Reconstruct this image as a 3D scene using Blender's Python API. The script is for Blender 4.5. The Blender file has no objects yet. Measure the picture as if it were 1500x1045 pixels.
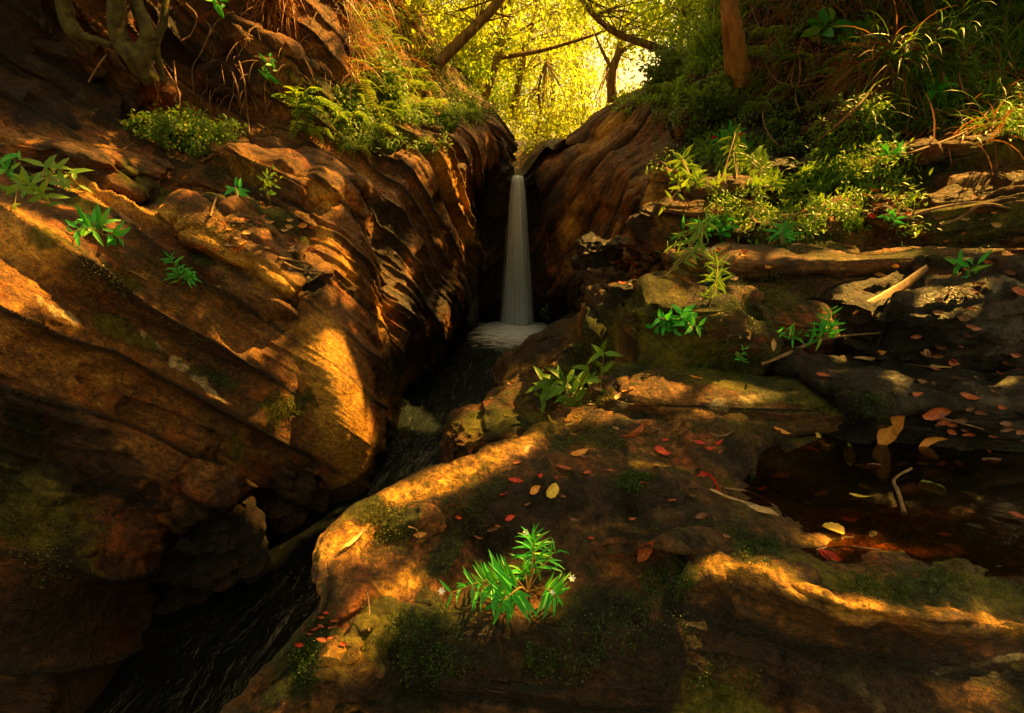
import bpy, math, random
import numpy as np
from mathutils import Vector
C = bpy.context.scene.collection
R = math.radians
CAMZ, F, PITCH = 3.0, 750.0, R(20)
CP, SP = math.cos(PITCH), math.sin(PITCH)
SUN_AZ, SUN_EL = R(56), R(49)      # azimuth clockwise from +Y
SD = np.array([math.sin(SUN_AZ)*math.cos(SUN_EL), math.cos(SUN_AZ)*math.cos(SUN_EL), math.sin(SUN_EL)])

def ray(px, py):
    xc, yc = (px-750)/F, (522.5-py)/F
    return np.array([xc, CP+yc*SP, -SP+yc*CP])
def at(px, py, Y):
    """photo pixel + real distance (or height 'z..') -> point in metres"""
    d = ray(px, py)
    if isinstance(Y, str):
        z = float(Y[1:]); t = (z-CAMZ)/d[2]
    else:
        t = Y/d[1]
    return np.array([0, 0, CAMZ]) + d*t

# ---------- noise ----------
def _h(ix, iy, iz, s):
    n = (ix*374761393 + iy*668265263 + iz*1274126177 + s*974711) & 0xffffffff
    n = ((n ^ (n >> 13))*1274126177) & 0xffffffff
    n = ((n ^ (n >> 16))*2246822519) & 0xffffffff
    return ((n ^ (n >> 15)) & 0xffffff)/float(0xffffff)*2-1
def vnoise(p, s=0, sharp=0):
    i = np.floor(p).astype(np.int64); f = p-i
    if sharp: f = np.clip((f-.5)*sharp+.5, 0, 1)
    f = f*f*f*(f*(f*6-15)+10)
    r = 0
    for a in (0, 1):
        wx = f[..., 0] if a else 1-f[..., 0]
        for b in (0, 1):
            wy = f[..., 1] if b else 1-f[..., 1]
            for c in (0, 1):
                wz = f[..., 2] if c else 1-f[..., 2]
                r = r + wx*wy*wz*_h(i[..., 0]+a, i[..., 1]+b, i[..., 2]+c, s)
    return r
def fbm(p, o=4, s=0, g=.5):
    r, a, t = 0, 1, 0
    for k in range(o):
        r = r + a*vnoise(p*(2.03**k)+k*17.3, s+k); t += a; a *= g
    return r/t
def frame(n):
    n = np.array(n, float); n /= np.linalg.norm(n)
    u = np.cross(n, [0, 1, 0.01]); u /= np.linalg.norm(u); v = np.cross(n, u)
    return np.stack([u, v, n])
def smooth(x, a, b):
    t = np.clip((x-a)/(b-a), 0, 1); return t*t*(3-2*t)

# ---------- mesh helpers ----------
def link(name, me, mat=None, parent=None):
    o = bpy.data.objects.new(name, me); C.objects.link(o)
    if mat is not None:
        me.materials.append(mat)
    if parent is not None: o.parent = parent
    return o
def mesh_np(name, V, Fc, smooth_=True, attrs=None):
    """V (n,3); Fc (m,k) int array of k-gons"""
    me = bpy.data.meshes.new(name)
    V = np.ascontiguousarray(V, dtype=np.float32); Fc = np.ascontiguousarray(Fc, dtype=np.int32)
    m, k = Fc.shape
    me.vertices.add(len(V)); me.vertices.foreach_set('co', V.ravel())
    me.loops.add(m*k); me.loops.foreach_set('vertex_index', Fc.ravel())
    me.polygons.add(m)
    me.polygons.foreach_set('loop_start', np.arange(0, m*k, k, dtype=np.int32))
    me.polygons.foreach_set('loop_total', np.full(m, k, dtype=np.int32))
    me.polygons.foreach_set('use_smooth', np.full(m, bool(smooth_)))
    me.update(calc_edges=True)
    for an, av in (attrs or {}).items():
        at_ = me.attributes.new(an, 'FLOAT', 'POINT'); at_.data.foreach_set('value', np.ascontiguousarray(av, dtype=np.float32).ravel())
    me.validate()
    return me
def tag(o, label=None, cat=None, group=None, kind=None):
    if label: o['label'] = label
    if cat: o['category'] = cat
    if group: o['group'] = group
    if kind: o['kind'] = kind
    return o
def empty(name, loc=(0, 0, 0)):
    o = bpy.data.objects.new(name, None); C.objects.link(o); o.location = loc; o.empty_display_size = .05
    return o

def catmull(P, n, axis=0):
    """P (k,...) -> (n,...) uniform Catmull-Rom"""
    k = len(P); t = np.linspace(0, k-1, n); i = np.minimum(t.astype(int), k-2); f = (t-i)
    f = f.reshape((-1,)+(1,)*(P.ndim-1))
    g = lambda j: P[np.clip(j, 0, k-1)]
    p0 = np.where((i == 0).reshape(f.shape), 2*g(i)-g(i+1), g(i-1))
    p3 = np.where((i == k-2).reshape(f.shape), 2*g(i+1)-g(i), g(i+2))
    p1, p2 = g(i), g(i+1)
    return .5*((2*p1)+(-p0+p2)*f+(2*p0-5*p1+4*p2-p3)*f*f+(-p0+3*p1-3*p2+p3)*f**3)
def grid_normals(G):
    du = np.gradient(G, axis=1); dv = np.gradient(G, axis=0)
    n = np.cross(du, dv); l = np.linalg.norm(n, axis=-1, keepdims=True); l[l < 1e-9] = 1
    return n/l
def blur(N, k):
    for _ in range(k):
        N[1:-1] = (N[:-2]+2*N[1:-1]+N[2:])/4
        N[:, 1:-1] = (N[:, :-2]+2*N[:, 1:-1]+N[:, 2:])/4
    return N
def strata_disp(p, M, amp, period, seed, fold=.35, crack=1.0):
    """rock layering: rounded beds with sharp joints, broken up by noise. p (...,3) metres"""
    q = p @ M.T                     # q[...,2] = across the beds
    w = fbm(q*np.array([.35, .35, .5])/1.0+seed*3.1, 3, seed)*fold
    s = (q[..., 2]+w)/period+seed*.37
    wid = 1+.55*vnoise(np.stack([np.floor(s)*3.3, q[..., 0]*.15, q[..., 1]*.15], -1), seed+5)
    f = s-np.floor(s)
    bed = vnoise(np.stack([np.floor(s)*7.7+.5, q[..., 0]*.5, q[..., 1]*.5], -1), seed+9)
    bed2 = vnoise(np.stack([np.floor(s)*7.7+.5+7.7, q[..., 0]*.5, q[..., 1]*.5], -1), seed+9)
    prof = 1-(np.abs(f-.5)*2)**6                      # rounded bed, joint at its edges
    step = bed*(1-smooth(f, .75, 1))+bed2*smooth(f, .75, 1)
    s2 = (q[..., 2]+w*1.3+.04*fbm(q*2, 2, seed+2))/(period*.31)
    f2 = s2-np.floor(s2); b2 = vnoise(np.stack([np.floor(s2)*5.1, q[..., 0]*1.3, q[..., 1]*1.3], -1), seed+31)
    prof2 = 1-(np.abs(f2-.5)*2)**4
    mask = smooth(fbm(q*np.array([.9, .9, 2]), 2, seed+40), -.35, .25)
    # beds broken into blocks by cross joints
    wq = q+.25*period*np.stack([fbm(q*1.6/period*.4, 2, seed+50), fbm(q*1.6/period*.4+9, 2, seed+51), 0*w], -1)*2
    sf = np.floor(s)
    blk = vnoise(np.stack([wq[..., 0]/(period*2.3)+sf*.61, wq[..., 1]/(period*2.3)+sf*.37, sf*7.3+.5], -1), seed+52, 7)
    blk2 = vnoise(np.stack([wq[..., 0]/(period*.8)+np.floor(s2)*.4, wq[..., 1]/(period*.8), np.floor(s2)*3.3+.5], -1), seed+53, 6)
    d = amp*(.70*(prof-1)*crack+.35*step+.66*blk*smooth(f, 0, .14)*(1-smooth(f, .86, 1)))+amp*.30*mask*(.8*(prof2-1)+(.4*b2+.7*blk2)*smooth(f2, 0, .2)*(1-smooth(f2, .8, 1)))
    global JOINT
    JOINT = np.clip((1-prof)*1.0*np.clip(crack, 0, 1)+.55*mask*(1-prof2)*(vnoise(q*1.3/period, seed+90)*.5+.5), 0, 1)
    return d, q
def rock_disp(p, M, seed, amp=.12, period=.45, lump=.15, lf=.9, fold=.35, fine=.012, crack=1.0):
    d, q = strata_disp(p, M, amp, period, seed, fold, crack)
    d = d+lump*fbm(p*lf, 3, seed+60)
    d = d+fine*2.0*fbm(q*np.array([3.5, 3.5, 9]), 4, seed+70, .6)+fine*1.2*fbm(p*17, 4, seed+80, .6)
    return d

ROCKS = []
def sheet(name, rows, nr, nc, M, seed=0, mat=None, edge_fade=0, flip=False, mod=None, **kw):
    ctrl = np.array([[at(*c) if len(c) == 3 else np.array(c[1:]) for c in r] for r in rows])
    G = catmull(ctrl, nr)
    G = catmull(G.transpose(1, 0, 2), nc).transpose(1, 0, 2)
    N = blur(grid_normals(G), 3)
    if flip: N = -N
    d = rock_disp(G, M, seed, **kw)
    if mod is not None: d = d*mod(G)
    G = G+N*d[..., None]
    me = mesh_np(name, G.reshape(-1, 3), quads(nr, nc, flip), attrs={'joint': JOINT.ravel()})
    o = link(name, me, mat); tag(o, kind='structure')
    ROCKS.append(o)
    return o
def quads(nr, nc, flip=False, wrap=False):
    i = np.arange((nr-1)*nc).reshape(nr-1, nc)
    if wrap: a, b = i, np.roll(i, -1, axis=1)
    else: a, b = i[:, :-1], i[:, 1:]
    Fq = np.stack([a, b, b+nc, a+nc], -1).reshape(-1, 4)
    return Fq[:, ::-1] if flip else Fq

def boulder(px, py, Y, size, rz=0, tilt=(0, 0), seed=0, mat=None, box=.55, res=90, M=None, label=None, group=None, name='boulder', cat='rock', cube=None, **kw):
    """closed rock: superellipsoid body, bedded and worn.  px,py,Y = its centre; size = full (w,d,h) metres"""
    c = at(px, py, Y)
    nr, nc = res, res*2
    th = np.linspace(-math.pi/2, math.pi/2, nr)[:, None]; ph = np.linspace(-math.pi, math.pi, nc, endpoint=False)[None]
    sg = lambda v, e: np.sign(v)*np.abs(v)**e
    e1, e2 = box, box
    X = sg(np.cos(th), e1)*sg(np.cos(ph), e2); Yy = sg(np.cos(th), e1)*sg(np.sin(ph), e2); Z = sg(np.sin(th), e1)+0*ph
    P = np.stack([X, Yy, Z], -1)
    low = 1+.30*fbm(P*1.25+seed*5.5, 3, seed)
    P = P*low[..., None]*np.array(size)/2
    a, b = tilt
    Rz = np.array([[math.cos(rz), -math.sin(rz), 0], [math.sin(rz), math.cos(rz), 0], [0, 0, 1]])
    Rx = np.array([[1, 0, 0], [0, math.cos(a), -math.sin(a)], [0, math.sin(a), math.cos(a)]])
    Ry = np.array([[math.cos(b), 0, math.sin(b)], [0, 1, 0], [-math.sin(b), 0, math.cos(b)]])
    Rm = Rz @ Ry @ Rx
    W = P @ Rm.T
    n = np.cross(np.roll(W, -1, 1)-np.roll(W, 1, 1), np.gradient(W, axis=0))
    l = np.linalg.norm(n, axis=-1, keepdims=True); n = np.where(l > 1e-9, n/np.maximum(l, 1e-9), np.array([0, 0, 1.])*np.sign(th)[..., None])
    if M is None: M = frame(Rm[:, 2])
    s = min(size)
    k = dict(amp=s*.13, period=s*.42, lump=s*.2, lf=2.6/max(size)*1.3, fold=s*.2, fine=.006)
    k.update(kw); k.pop('M', None)
    d = rock_disp(W+c, M, seed+100, **{a_: b_ for a_, b_ in k.items() if b_ is not None})
    d[0] = d[0].mean(); d[-1] = d[-1].mean()
    W = W+n*d[..., None]
    base = -.5*size[2]
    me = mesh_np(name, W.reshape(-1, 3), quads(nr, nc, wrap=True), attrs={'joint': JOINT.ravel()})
    o = link(name, me, mat); o.location = c
    tag(o, label, cat, group)
    ROCKS.append(o)
    return o

def hit(px, py, objs=None):
    """nearest rock surface seen along a photo pixel -> (point, normal) ; used only to stand things on the rock"""
    d = ray(px, py); d = Vector(d).normalized(); o0 = Vector((0, 0, CAMZ)); best = None
    for o in (objs or ROCKS):
        l = o.location
        ok, p, n, i = o.ray_cast(o0-l, d)
        if ok:
            p = p+l; t = (p-o0).length
            if best is None or t < best[0]: best = (t, p, n if n.dot(d) < 0 else -n)
    if best is None: return None
    return best[1], best[2]
# ---------- materials ----------
def nt(name):
    m = bpy.data.materials.new(name); m.use_nodes = True; t = m.node_tree; t.nodes.clear()
    return m, t
class NB:
    def __init__(s, t): s.t = t
    def __call__(s, typ, ins=None, **props):
        n = s.t.nodes.new(typ)
        for k, v in props.items(): setattr(n, k, v)
        for k, v in (ins or {}).items():
            if isinstance(v, bpy.types.NodeSocket): s.t.links.new(v, n.inputs[k])
            else: n.inputs[k].default_value = v
        return n
    def math(s, op, a, b=0.5, clamp=False):
        return s('ShaderNodeMath', {0: a, 1: b}, operation=op, use_clamp=clamp).outputs[0]
    def mix(s, f, a, b, mode='MIX'):
        n = s('ShaderNodeMix', data_type='RGBA', blend_type=mode)
        for k, v in ((0, f), (6, a), (7, b)):
            if isinstance(v, bpy.types.NodeSocket): s.t.links.new(v, n.inputs[k])
            else: n.inputs[k].default_value = v if k == 0 else (*v, 1)
        return n.outputs[2]
    def ramp(s, f, stops):
        n = s('ShaderNodeValToRGB', {0: f}); e = n.color_ramp.elements
        while len(e) < len(stops): e.new(.5)
        for i, (p, c) in enumerate(stops):
            e[i].position = p; e[i].color = (*c, 1) if len(c) == 3 else c
        return n.outputs[0]
    def rng(s, f, a, b, c=0., d=1., smooth=True):
        n = s('ShaderNodeMapRange', {0: f, 1: a, 2: b, 3: c, 4: d}, interpolation_type='SMOOTHSTEP' if smooth else 'LINEAR')
        return n.outputs[0]
    def noise(s, v, scale, detail=4, rough=.55, dist=0):
        return s('ShaderNodeTexNoise', {'Vector': v, 'Scale': scale, 'Detail': detail, 'Roughness': rough, 'Distortion': dist}).outputs[0]
    def attr(s, name): return s('ShaderNodeAttribute', attribute_name=name).outputs['Fac']

def rock_mat(name, dark=(.035, .014, .006), mid=(.21, .080, .015), light=(.50, .24, .036), moss_amt=.5, wet=.0, normal=(0, 0, 1), mossc=((.025, .045, .004), (.15, .19, .012)), bump=1.0):
    m, t = nt(name); N = NB(t)
    geo = N('ShaderNodeNewGeometry'); pos = geo.outputs['Position']
    M = frame(normal)
    # coordinates with z across the beds
    dots = [N('ShaderNodeVectorMath', {0: pos, 1: tuple(M[k])}, operation='DOT_PRODUCT').outputs['Value'] for k in range(3)]
    q = N('ShaderNodeCombineXYZ', {0: dots[0], 1: dots[1], 2: dots[2]}).outputs[0]
    qs = N('ShaderNodeVectorMath', {0: q, 1: (1, 1, 3.2)}, operation='MULTIPLY').outputs[0]
    qf = N('ShaderNodeVectorMath', {0: q, 1: (1, 1, 5)}, operation='MULTIPLY').outputs[0]
    big = N.noise(pos, 1.3, 5, .6, .6)
    band = N.noise(qs, 2.1, 6, .62, .5)
    fine = N.noise(qf, 9, 8, .68)
    grain = N.noise(pos, 70, 6, .7)
    speck = N.noise(pos, 22, 6, .75)
    v = N.math('ADD', N.math('MULTIPLY', band, .55), N.math('MULTIPLY', fine, .45))
    v = N.math('ADD', v, N.math('MULTIPLY', N.math('SUBTRACT', big, .5), .55))
    v = N.math('ADD', v, N.math('MULTIPLY', N.math('SUBTRACT', grain, .5), .55))
    col = N.ramp(v, [(.30, dark), (.44, tuple(.5*a+.5*b for a, b in zip(dark, mid))), (.54, mid), (.70, light)])
    # rust, violet-grey stain
    st = N.rng(N.noise(pos, 2.7, 5, .6, 1.0), .52, .70)
    col = N.mix(N.math('MULTIPLY', st, .75), col, (.42, .095, .010))
    gs = N.rng(N.noise(N('ShaderNodeVectorMath', {0: pos, 1: (7.1, 3.3, 5.7)}, operation='ADD').outputs[0], 1.9, 5, .6, .8), .55, .72)
    col = N.mix(N.math('MULTIPLY', gs, .55), col, (.10, .06, .030))
    # dark mineral streaks in joints
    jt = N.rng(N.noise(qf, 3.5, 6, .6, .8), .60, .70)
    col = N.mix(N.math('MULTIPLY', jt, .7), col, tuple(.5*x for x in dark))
    # dirt and painted crevice shade in the joints between beds
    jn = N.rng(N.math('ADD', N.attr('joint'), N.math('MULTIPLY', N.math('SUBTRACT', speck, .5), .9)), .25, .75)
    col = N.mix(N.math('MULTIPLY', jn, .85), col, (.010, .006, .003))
    # large dark weathering patches
    dp = N.rng(N.noise(N('ShaderNodeVectorMath', {0: pos, 1: (31.1, 13.3, 2.7)}, operation='ADD').outputs[0], 1.6, 8, .66, .5), .50, .66)
    col = N.mix(N.math('MULTIPLY', dp, .72), col, (.022, .011, .005))
    # grit and pits
    sp2 = N.noise(pos, 38, 8, .8, .3)
    col = N.mix(N.rng(sp2, .56, .70, 0, .45), col, tuple(min(1, 1.25*x) for x in light))
    col = N.mix(N.rng(sp2, .46, .34, 0, .6), col, (.012, .006, .003))
    # pale lichen
    lich = N.math('ADD', N.math('MULTIPLY', N.attr('pale'), 1.1), N.rng(N.noise(pos, 4.2, 6, .7, .5), .66, .70, 0, .7))
    lm = N.rng(N.math('MULTIPLY', lich, N.math('ADD', speck, .12)), .42, .60)
    col = N.mix(lm, col, N.ramp(grain, [(.35, (.25, .15, .06)), (.6, (.60, .44, .20))]))
    # smooth stone with sunlight painted in as bright ochre (mask painted per place)
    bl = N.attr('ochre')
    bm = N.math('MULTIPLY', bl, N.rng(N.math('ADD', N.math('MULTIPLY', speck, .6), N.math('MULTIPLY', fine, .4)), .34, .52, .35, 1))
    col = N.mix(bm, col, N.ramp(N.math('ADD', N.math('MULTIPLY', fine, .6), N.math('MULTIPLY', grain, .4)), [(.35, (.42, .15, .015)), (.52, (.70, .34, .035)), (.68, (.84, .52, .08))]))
    # moss: on upward faces + placed patches
    nz = N('ShaderNodeSeparateXYZ', {0: geo.outputs['Normal']}).outputs[2]
    mn = N.math('ADD', N.math('MULTIPLY', N.noise(pos, 3.1, 7, .70, .4), .6), N.math('MULTIPLY', N.noise(pos, 14, 7, .75, .2), .4))
    mv = N.math('ADD', N.math('ADD', mn, N.math('MULTIPLY', nz, .10)), N.math('MULTIPLY', N.attr('moss'), .30))
    mv = N.math('ADD', mv, N.math('MULTIPLY', N.math('SUBTRACT', speck, .5), .35))
    thr = .78-.24*moss_amt
    mm = N.rng(mv, thr, thr+.13)
    mcol = N.ramp(N.noise(pos, 60, 6, .85), [(.36, tuple(.5*x for x in mossc[0])), (.50, mossc[0]), (.64, mossc[1])])
    mcol = N.mix(N.rng(N.noise(pos, 2.2, 3), .4, .65), mcol, (.24, .20, .010))
    mossf = N.math('MULTIPLY', mm, .9)
    col = N.mix(mossf, col, mcol)
    # grit at three scales over everything
    g3 = N.math('ADD', N.math('MULTIPLY', N.noise(pos, 26, 4, .6), .4), N.math('MULTIPLY', N.noise(qf, 42, 5, .7), .6))
    gm_ = N.rng(g3, .36, .66, .34, 1.5)
    gc = N('ShaderNodeCombineColor', {0: gm_, 1: gm_, 2: gm_}).outputs[0]
    mu = N('ShaderNodeMix', data_type='RGBA', blend_type='MULTIPLY'); mu.inputs[0].default_value = 1; t.links.new(col, mu.inputs[6]); t.links.new(gc, mu.inputs[7]); col = mu.outputs[2]
    # wet; also carries painted shade at the upper left
    wt = N.math('ADD', N.attr('wet'), wet, clamp=True)
    wm = N.rng(N.math('ADD', wt, N.math('MULTIPLY', N.math('SUBTRACT', N.noise(qs, 4.5, 7, .7), .5), 1.5)), .35, .85)
    drk = N('ShaderNodeMix', data_type='RGBA', blend_type='MULTIPLY'); t.links.new(wm, drk.inputs[0]); t.links.new(col, drk.inputs[6]); drk.inputs[7].default_value = (.16, .15, .16, 1)
    col = drk.outputs[2]
    rough = N.rng(grain, .3, .7, .52, .85)
    rough = N.math('SUBTRACT', rough, N.math('MULTIPLY', wm, .30))
    rough = N.math('ADD', rough, N.math('MULTIPLY', mossf, .2), clamp=True)
    # relief
    h = N.math('ADD', N.math('MULTIPLY', fine, .55), N.math('MULTIPLY', grain, .36))
    crk = N('ShaderNodeTexVoronoi', {'Vector': N('ShaderNodeVectorMath', {0: qs, 1: N('ShaderNodeVectorMath', {0: N('ShaderNodeTexNoise', {'Vector': pos, 'Scale': 5.0, 'Detail': 4}).outputs[1], 1: (.5, .5, .5)}, operation='MULTIPLY').outputs[0]}, operation='ADD').outputs[0], 'Scale': 3.2}, feature='DISTANCE_TO_EDGE').outputs[0]
    h = N.math('ADD', h, N.math('MULTIPLY', N.math('MULTIPLY', N.rng(crk, 0, .03), N.rng(N.noise(pos, 1.7, 3), .52, .62)), .35))
    h = N.math('ADD', h, N.math('MULTIPLY', speck, .60))
    h = N.math('ADD', h, N.math('MULTIPLY', mossf, N.math('MULTIPLY', N.noise(pos, 80, 5, .85), 1.9)))
    bp = N('ShaderNodeBump', {'Strength': .85*bump, 'Distance': .042, 'Height': h})
    b = N('ShaderNodeBsdfPrincipled', {'Base Color': col, 'Roughness': rough, 'Normal': bp.outputs[0]})
    b.inputs['Specular IOR Level'].default_value = .45
    o = N('ShaderNodeOutputMaterial', {0: b.outputs[0]})
    return m

def leaf_mat(name, c1, c2, trans=.5, rough=.45, tc=None, c3=None):
    """double-sided leaf: diffuse/gloss + light let through; colour varies leaf to leaf"""
    m, t = nt(name); N = NB(t)
    rnd = N.attr('rnd')
    pos = N('ShaderNodeNewGeometry').outputs['Position']
    stops = [(0, c1), (.75, c2)] + ([(1, c3)] if c3 else [])
    col = N.ramp(rnd, stops)
    col = N.mix(N.math('MULTIPLY', N.noise(pos, 60, 3), .5), col, tuple(.55*x for x in c1))
    b = N('ShaderNodeBsdfPrincipled', {'Base Color': col, 'Roughness': rough})
    tcol = N.mix(.7, col, tc) if tc else col
    tr = N('ShaderNodeBsdfTranslucent', {'Color': tcol})
    mx = N('ShaderNodeMixShader', {0: trans, 1: b.outputs[0], 2: tr.outputs[0]})
    N('ShaderNodeOutputMaterial', {0: mx.outputs[0]})
    return m
def plain_mat(name, c1, c2, rough=.7, scale=12, bump=.3, stretch=(1, 1, 1), dist=.01):
    m, t = nt(name); N = NB(t)
    tc = N('ShaderNodeTexCoord').outputs['Object']
    v = N('ShaderNodeVectorMath', {0: tc, 1: stretch}, operation='MULTIPLY').outputs[0]
    n = N.noise(v, scale, 6, .65)
    col = N.ramp(n, [(.35, c1), (.65, c2)])
    bp = N('ShaderNodeBump', {'Strength': bump, 'Distance': dist, 'Height': n})
    b = N('ShaderNodeBsdfPrincipled', {'Base Color': col, 'Roughness': rough, 'Normal': bp.outputs[0]})
    N('ShaderNodeOutputMaterial', {0: b.outputs[0]})
    return m
# ---------- rock masses ----------
NL = (.49, .60, .70)      # beds on the left wall dip down to the right
NR = (-.70, .50, .60)      # beds on the far right wall dip down to the left
NF = (.10, -.22, .97)      # near ledges: almost flat
ML, MR, MF = frame(NL), frame(NR), frame(NF)
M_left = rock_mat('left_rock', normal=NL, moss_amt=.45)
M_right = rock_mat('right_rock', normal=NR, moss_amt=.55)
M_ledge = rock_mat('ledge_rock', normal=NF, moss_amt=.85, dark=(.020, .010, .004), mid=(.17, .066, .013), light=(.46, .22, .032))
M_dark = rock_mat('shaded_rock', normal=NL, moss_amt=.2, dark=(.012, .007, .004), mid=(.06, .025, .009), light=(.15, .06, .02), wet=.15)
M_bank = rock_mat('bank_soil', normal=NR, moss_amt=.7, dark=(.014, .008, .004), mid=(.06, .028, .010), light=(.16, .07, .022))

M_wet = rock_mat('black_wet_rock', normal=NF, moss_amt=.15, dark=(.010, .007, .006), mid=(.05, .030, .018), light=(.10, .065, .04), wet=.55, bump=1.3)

def below(row, dz, dx=0, dy=0):
    out = []
    for c in row:
        p = at(*c)+np.array([dx, dy, dz]); out.append(('p', *p))
    return out
def zrow(pts, z=0): return [(x, y, 'z%g' % z) for x, y in pts]

Wl = zrow([(-220, 1150), (110, 1060), (262, 852), (375, 775), (452, 748), (516, 728), (548, 694), (566, 640), (590, 592), (640, 540), (648, 508), (692, 482), (700, 468)])
left_rows = [
 below(Wl, -.5, -.12, .12), Wl,
 [(-200, 900, 1.75), (60, 880, 2.15), (240, 745, 3.05), (350, 705, 3.5), (446, 680, 3.8), (512, 645, 3.95), (549, 640, 4.35), (566, 560, 5.2), (600, 520, 5.7), (646, 480, 6.6), (668, 440, 7.5), (694, 430, 9.0), (700, 430, 10.2)],
 [(-200, 700, 1.95), (60, 700, 2.55), (200, 640, 3.1), (350, 640, 3.5), (440, 610, 3.8), (503, 575, 3.95), (543, 560, 4.4), (556, 500, 5.2), (598, 450, 5.6), (640, 420, 6.8), (668, 370, 7.9), (692, 360, 9.1), (700, 370, 10.3)],
 [(-230, 520, 2.1), (40, 480, 2.75), (190, 520, 3.25), (350, 560, 3.6), (430, 520, 3.9), (486, 510, 4.05), (528, 480, 4.6), (545, 440, 5.4), (590, 390, 5.9), (640, 340, 7.1), (672, 320, 8.2), (690, 290, 9.2), (702, 300, 10.4)],
 [(-250, 370, 2.5), (20, 370, 3.0), (180, 400, 3.5), (330, 440, 3.85), (420, 440, 4.1), (478, 455, 4.3), (515, 410, 4.9), (540, 370, 5.7), (585, 300, 6.3), (640, 270, 7.5), (672, 262, 8.5), (694, 250, 9.5), (722, 262, 10.5)],
 [(-270, 300, 3.0), (0, 300, 3.5), (160, 330, 3.95), (310, 360, 4.3), (410, 385, 4.5), (480, 360, 4.75), (510, 340, 5.3), (545, 300, 6.1), (585, 240, 6.9), (640, 215, 8.0), (680, 215, 9.0), (710, 215, 9.9), (742, 250, 10.6)],
 [(-300, 250, 3.9), (0, 235, 4.4), (150, 265, 4.7), (300, 300, 4.9), (400, 300, 5.1), (470, 290, 5.4), (510, 275, 5.9), (545, 235, 6.8), (590, 195, 7.8), (640, 190, 8.9), (685, 190, 9.8), (720, 195, 10.4), (752, 228, 10.9)],
 [(-300, 180, 4.5), (0, 190, 5.0), (130, 200, 5.4), (280, 245, 5.8), (400, 240, 5.9), (470, 215, 6.4), (520, 190, 7.0), (560, 165, 8.0), (600, 170, 8.8), (645, 175, 9.8), (690, 170, 10.6), (725, 185, 11.3), (755, 215, 11.8)],
 [(-300, 90, 4.9), (0, 120, 5.3), (120, 140, 5.8), (270, 180, 6.4), (400, 150, 6.7), (470, 110, 7.2), (520, 90, 8.0), (555, 100, 9.0), (595, 130, 10), (640, 145, 11), (680, 150, 12), (715, 170, 12.6), (748, 205, 13.3)],
 [(-300, -50, 5.1), (0, 0, 5.4), (120, 60, 6.0), (260, 90, 6.8), (400, 60, 7.2), (460, 0, 7.7), (510, -20, 8.8), (555, 10, 10), (595, 60, 11), (635, 100, 12.3), (670, 120, 13.5), (705, 150, 14.5), (740, 190, 15.5)],
 [(-300, -500, 5.5), (0, -400, 5.9), (120, -300, 6.6), (260, -260, 7.6), (400, -240, 8.2), (460, -240, 8.8), (510, -220, 9.8), (555, -150, 11), (590, -40, 12.3), (620, 30, 14), (650, 80, 15.5), (690, 120, 17), (730, 170, 18)],
 [(-300, -900, 9), (0, -800, 9), (120, -700, 10), (260, -600, 11), (400, -500, 12), (460, -450, 13), (510, -350, 14), (555, -230, 15), (590, -100, 17), (620, 0, 19), (650, 50, 20), (690, 100, 21), (730, 150, 22)],
]
LEG = [at(474, 500, 4.15), at(500, 590, 3.97), at(524, 700, 3.9)]
def seg_d(G, pts):
    best = np.full(G.shape[:-1], 1e9)
    for a, b in zip(pts[:-1], pts[1:]):
        ab = b-a; t_ = np.clip(((G-a) @ ab)/(ab @ ab), 0, 1); best = np.minimum(best, np.linalg.norm(G-a-t_[..., None]*ab, axis=-1))
    return best
gl = sheet('gorge_wall', left_rows, 620, 720, ML, seed=3, mat=M_left, flip=True, amp=.155, period=.36, lump=.17, lf=.9, fold=.20, fine=.012, mod=lambda G: (.14+.86*smooth(seg_d(G, LEG), .34, .8))*(.45+.55*smooth(G[..., 2], .2, 1.2)))

back_rows = [
 zrow([(670, 500), (700, 496), (730, 490), (748, 488), (762, 488), (776, 488), (800, 488), (830, 492), (860, 500)], -.5),
 [(670, 470, 10.2), (700, 470, 10.4), (730, 470, 10.7), (748, 470, 10.8), (762, 470, 10.85), (776, 470, 10.8), (800, 470, 10.7), (830, 470, 10.3), (860, 470, 9.8)],
 [(670, 370, 10.2), (700, 370, 10.4), (730, 370, 10.6), (748, 370, 10.7), (762, 370, 10.7), (776, 370, 10.7), (800, 370, 10.6), (830, 370, 10.2), (860, 370, 9.8)],
 [(670, 300, 10.2), (700, 300, 10.4), (730, 300, 10.45), (748, 300, 10.5), (762, 300, 10.5), (776, 300, 10.5), (800, 300, 10.5), (830, 300, 10.2), (860, 300, 9.8)],
 [(670, 250, 10.3), (700, 240, 10.4), (728, 236, 10.45), (748, 263, 10.4), (758, 266, 10.4), (770, 264, 10.4), (792, 240, 10.5), (830, 250, 10.3), (860, 250, 10)],
 [(670, 230, 11), (700, 220, 11.2), (728, 222, 11.2), (748, 258, 11.2), (758, 260, 11.2), (770, 258, 11.2), (795, 225, 11.2), (830, 230, 11), (860, 220, 11)],
 [(670, 215, 13), (700, 205, 13), (735, 205, 13), (748, 240, 13), (758, 245, 13), (768, 240, 13), (800, 210, 13), (830, 210, 13), (860, 200, 13)],
 [(600, 205, 40), (700, 205, 40), (730, 205, 40), (748, 205, 40), (758, 205, 40), (768, 205, 40), (800, 205, 40), (900, 200, 40), (1000, 190, 40)],
]
gb = sheet('fall_cliff', back_rows, 240, 220, MR, seed=8, mat=M_dark, amp=.07, period=.4, lump=.12, fold=.3, mod=None, flip=True)

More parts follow.
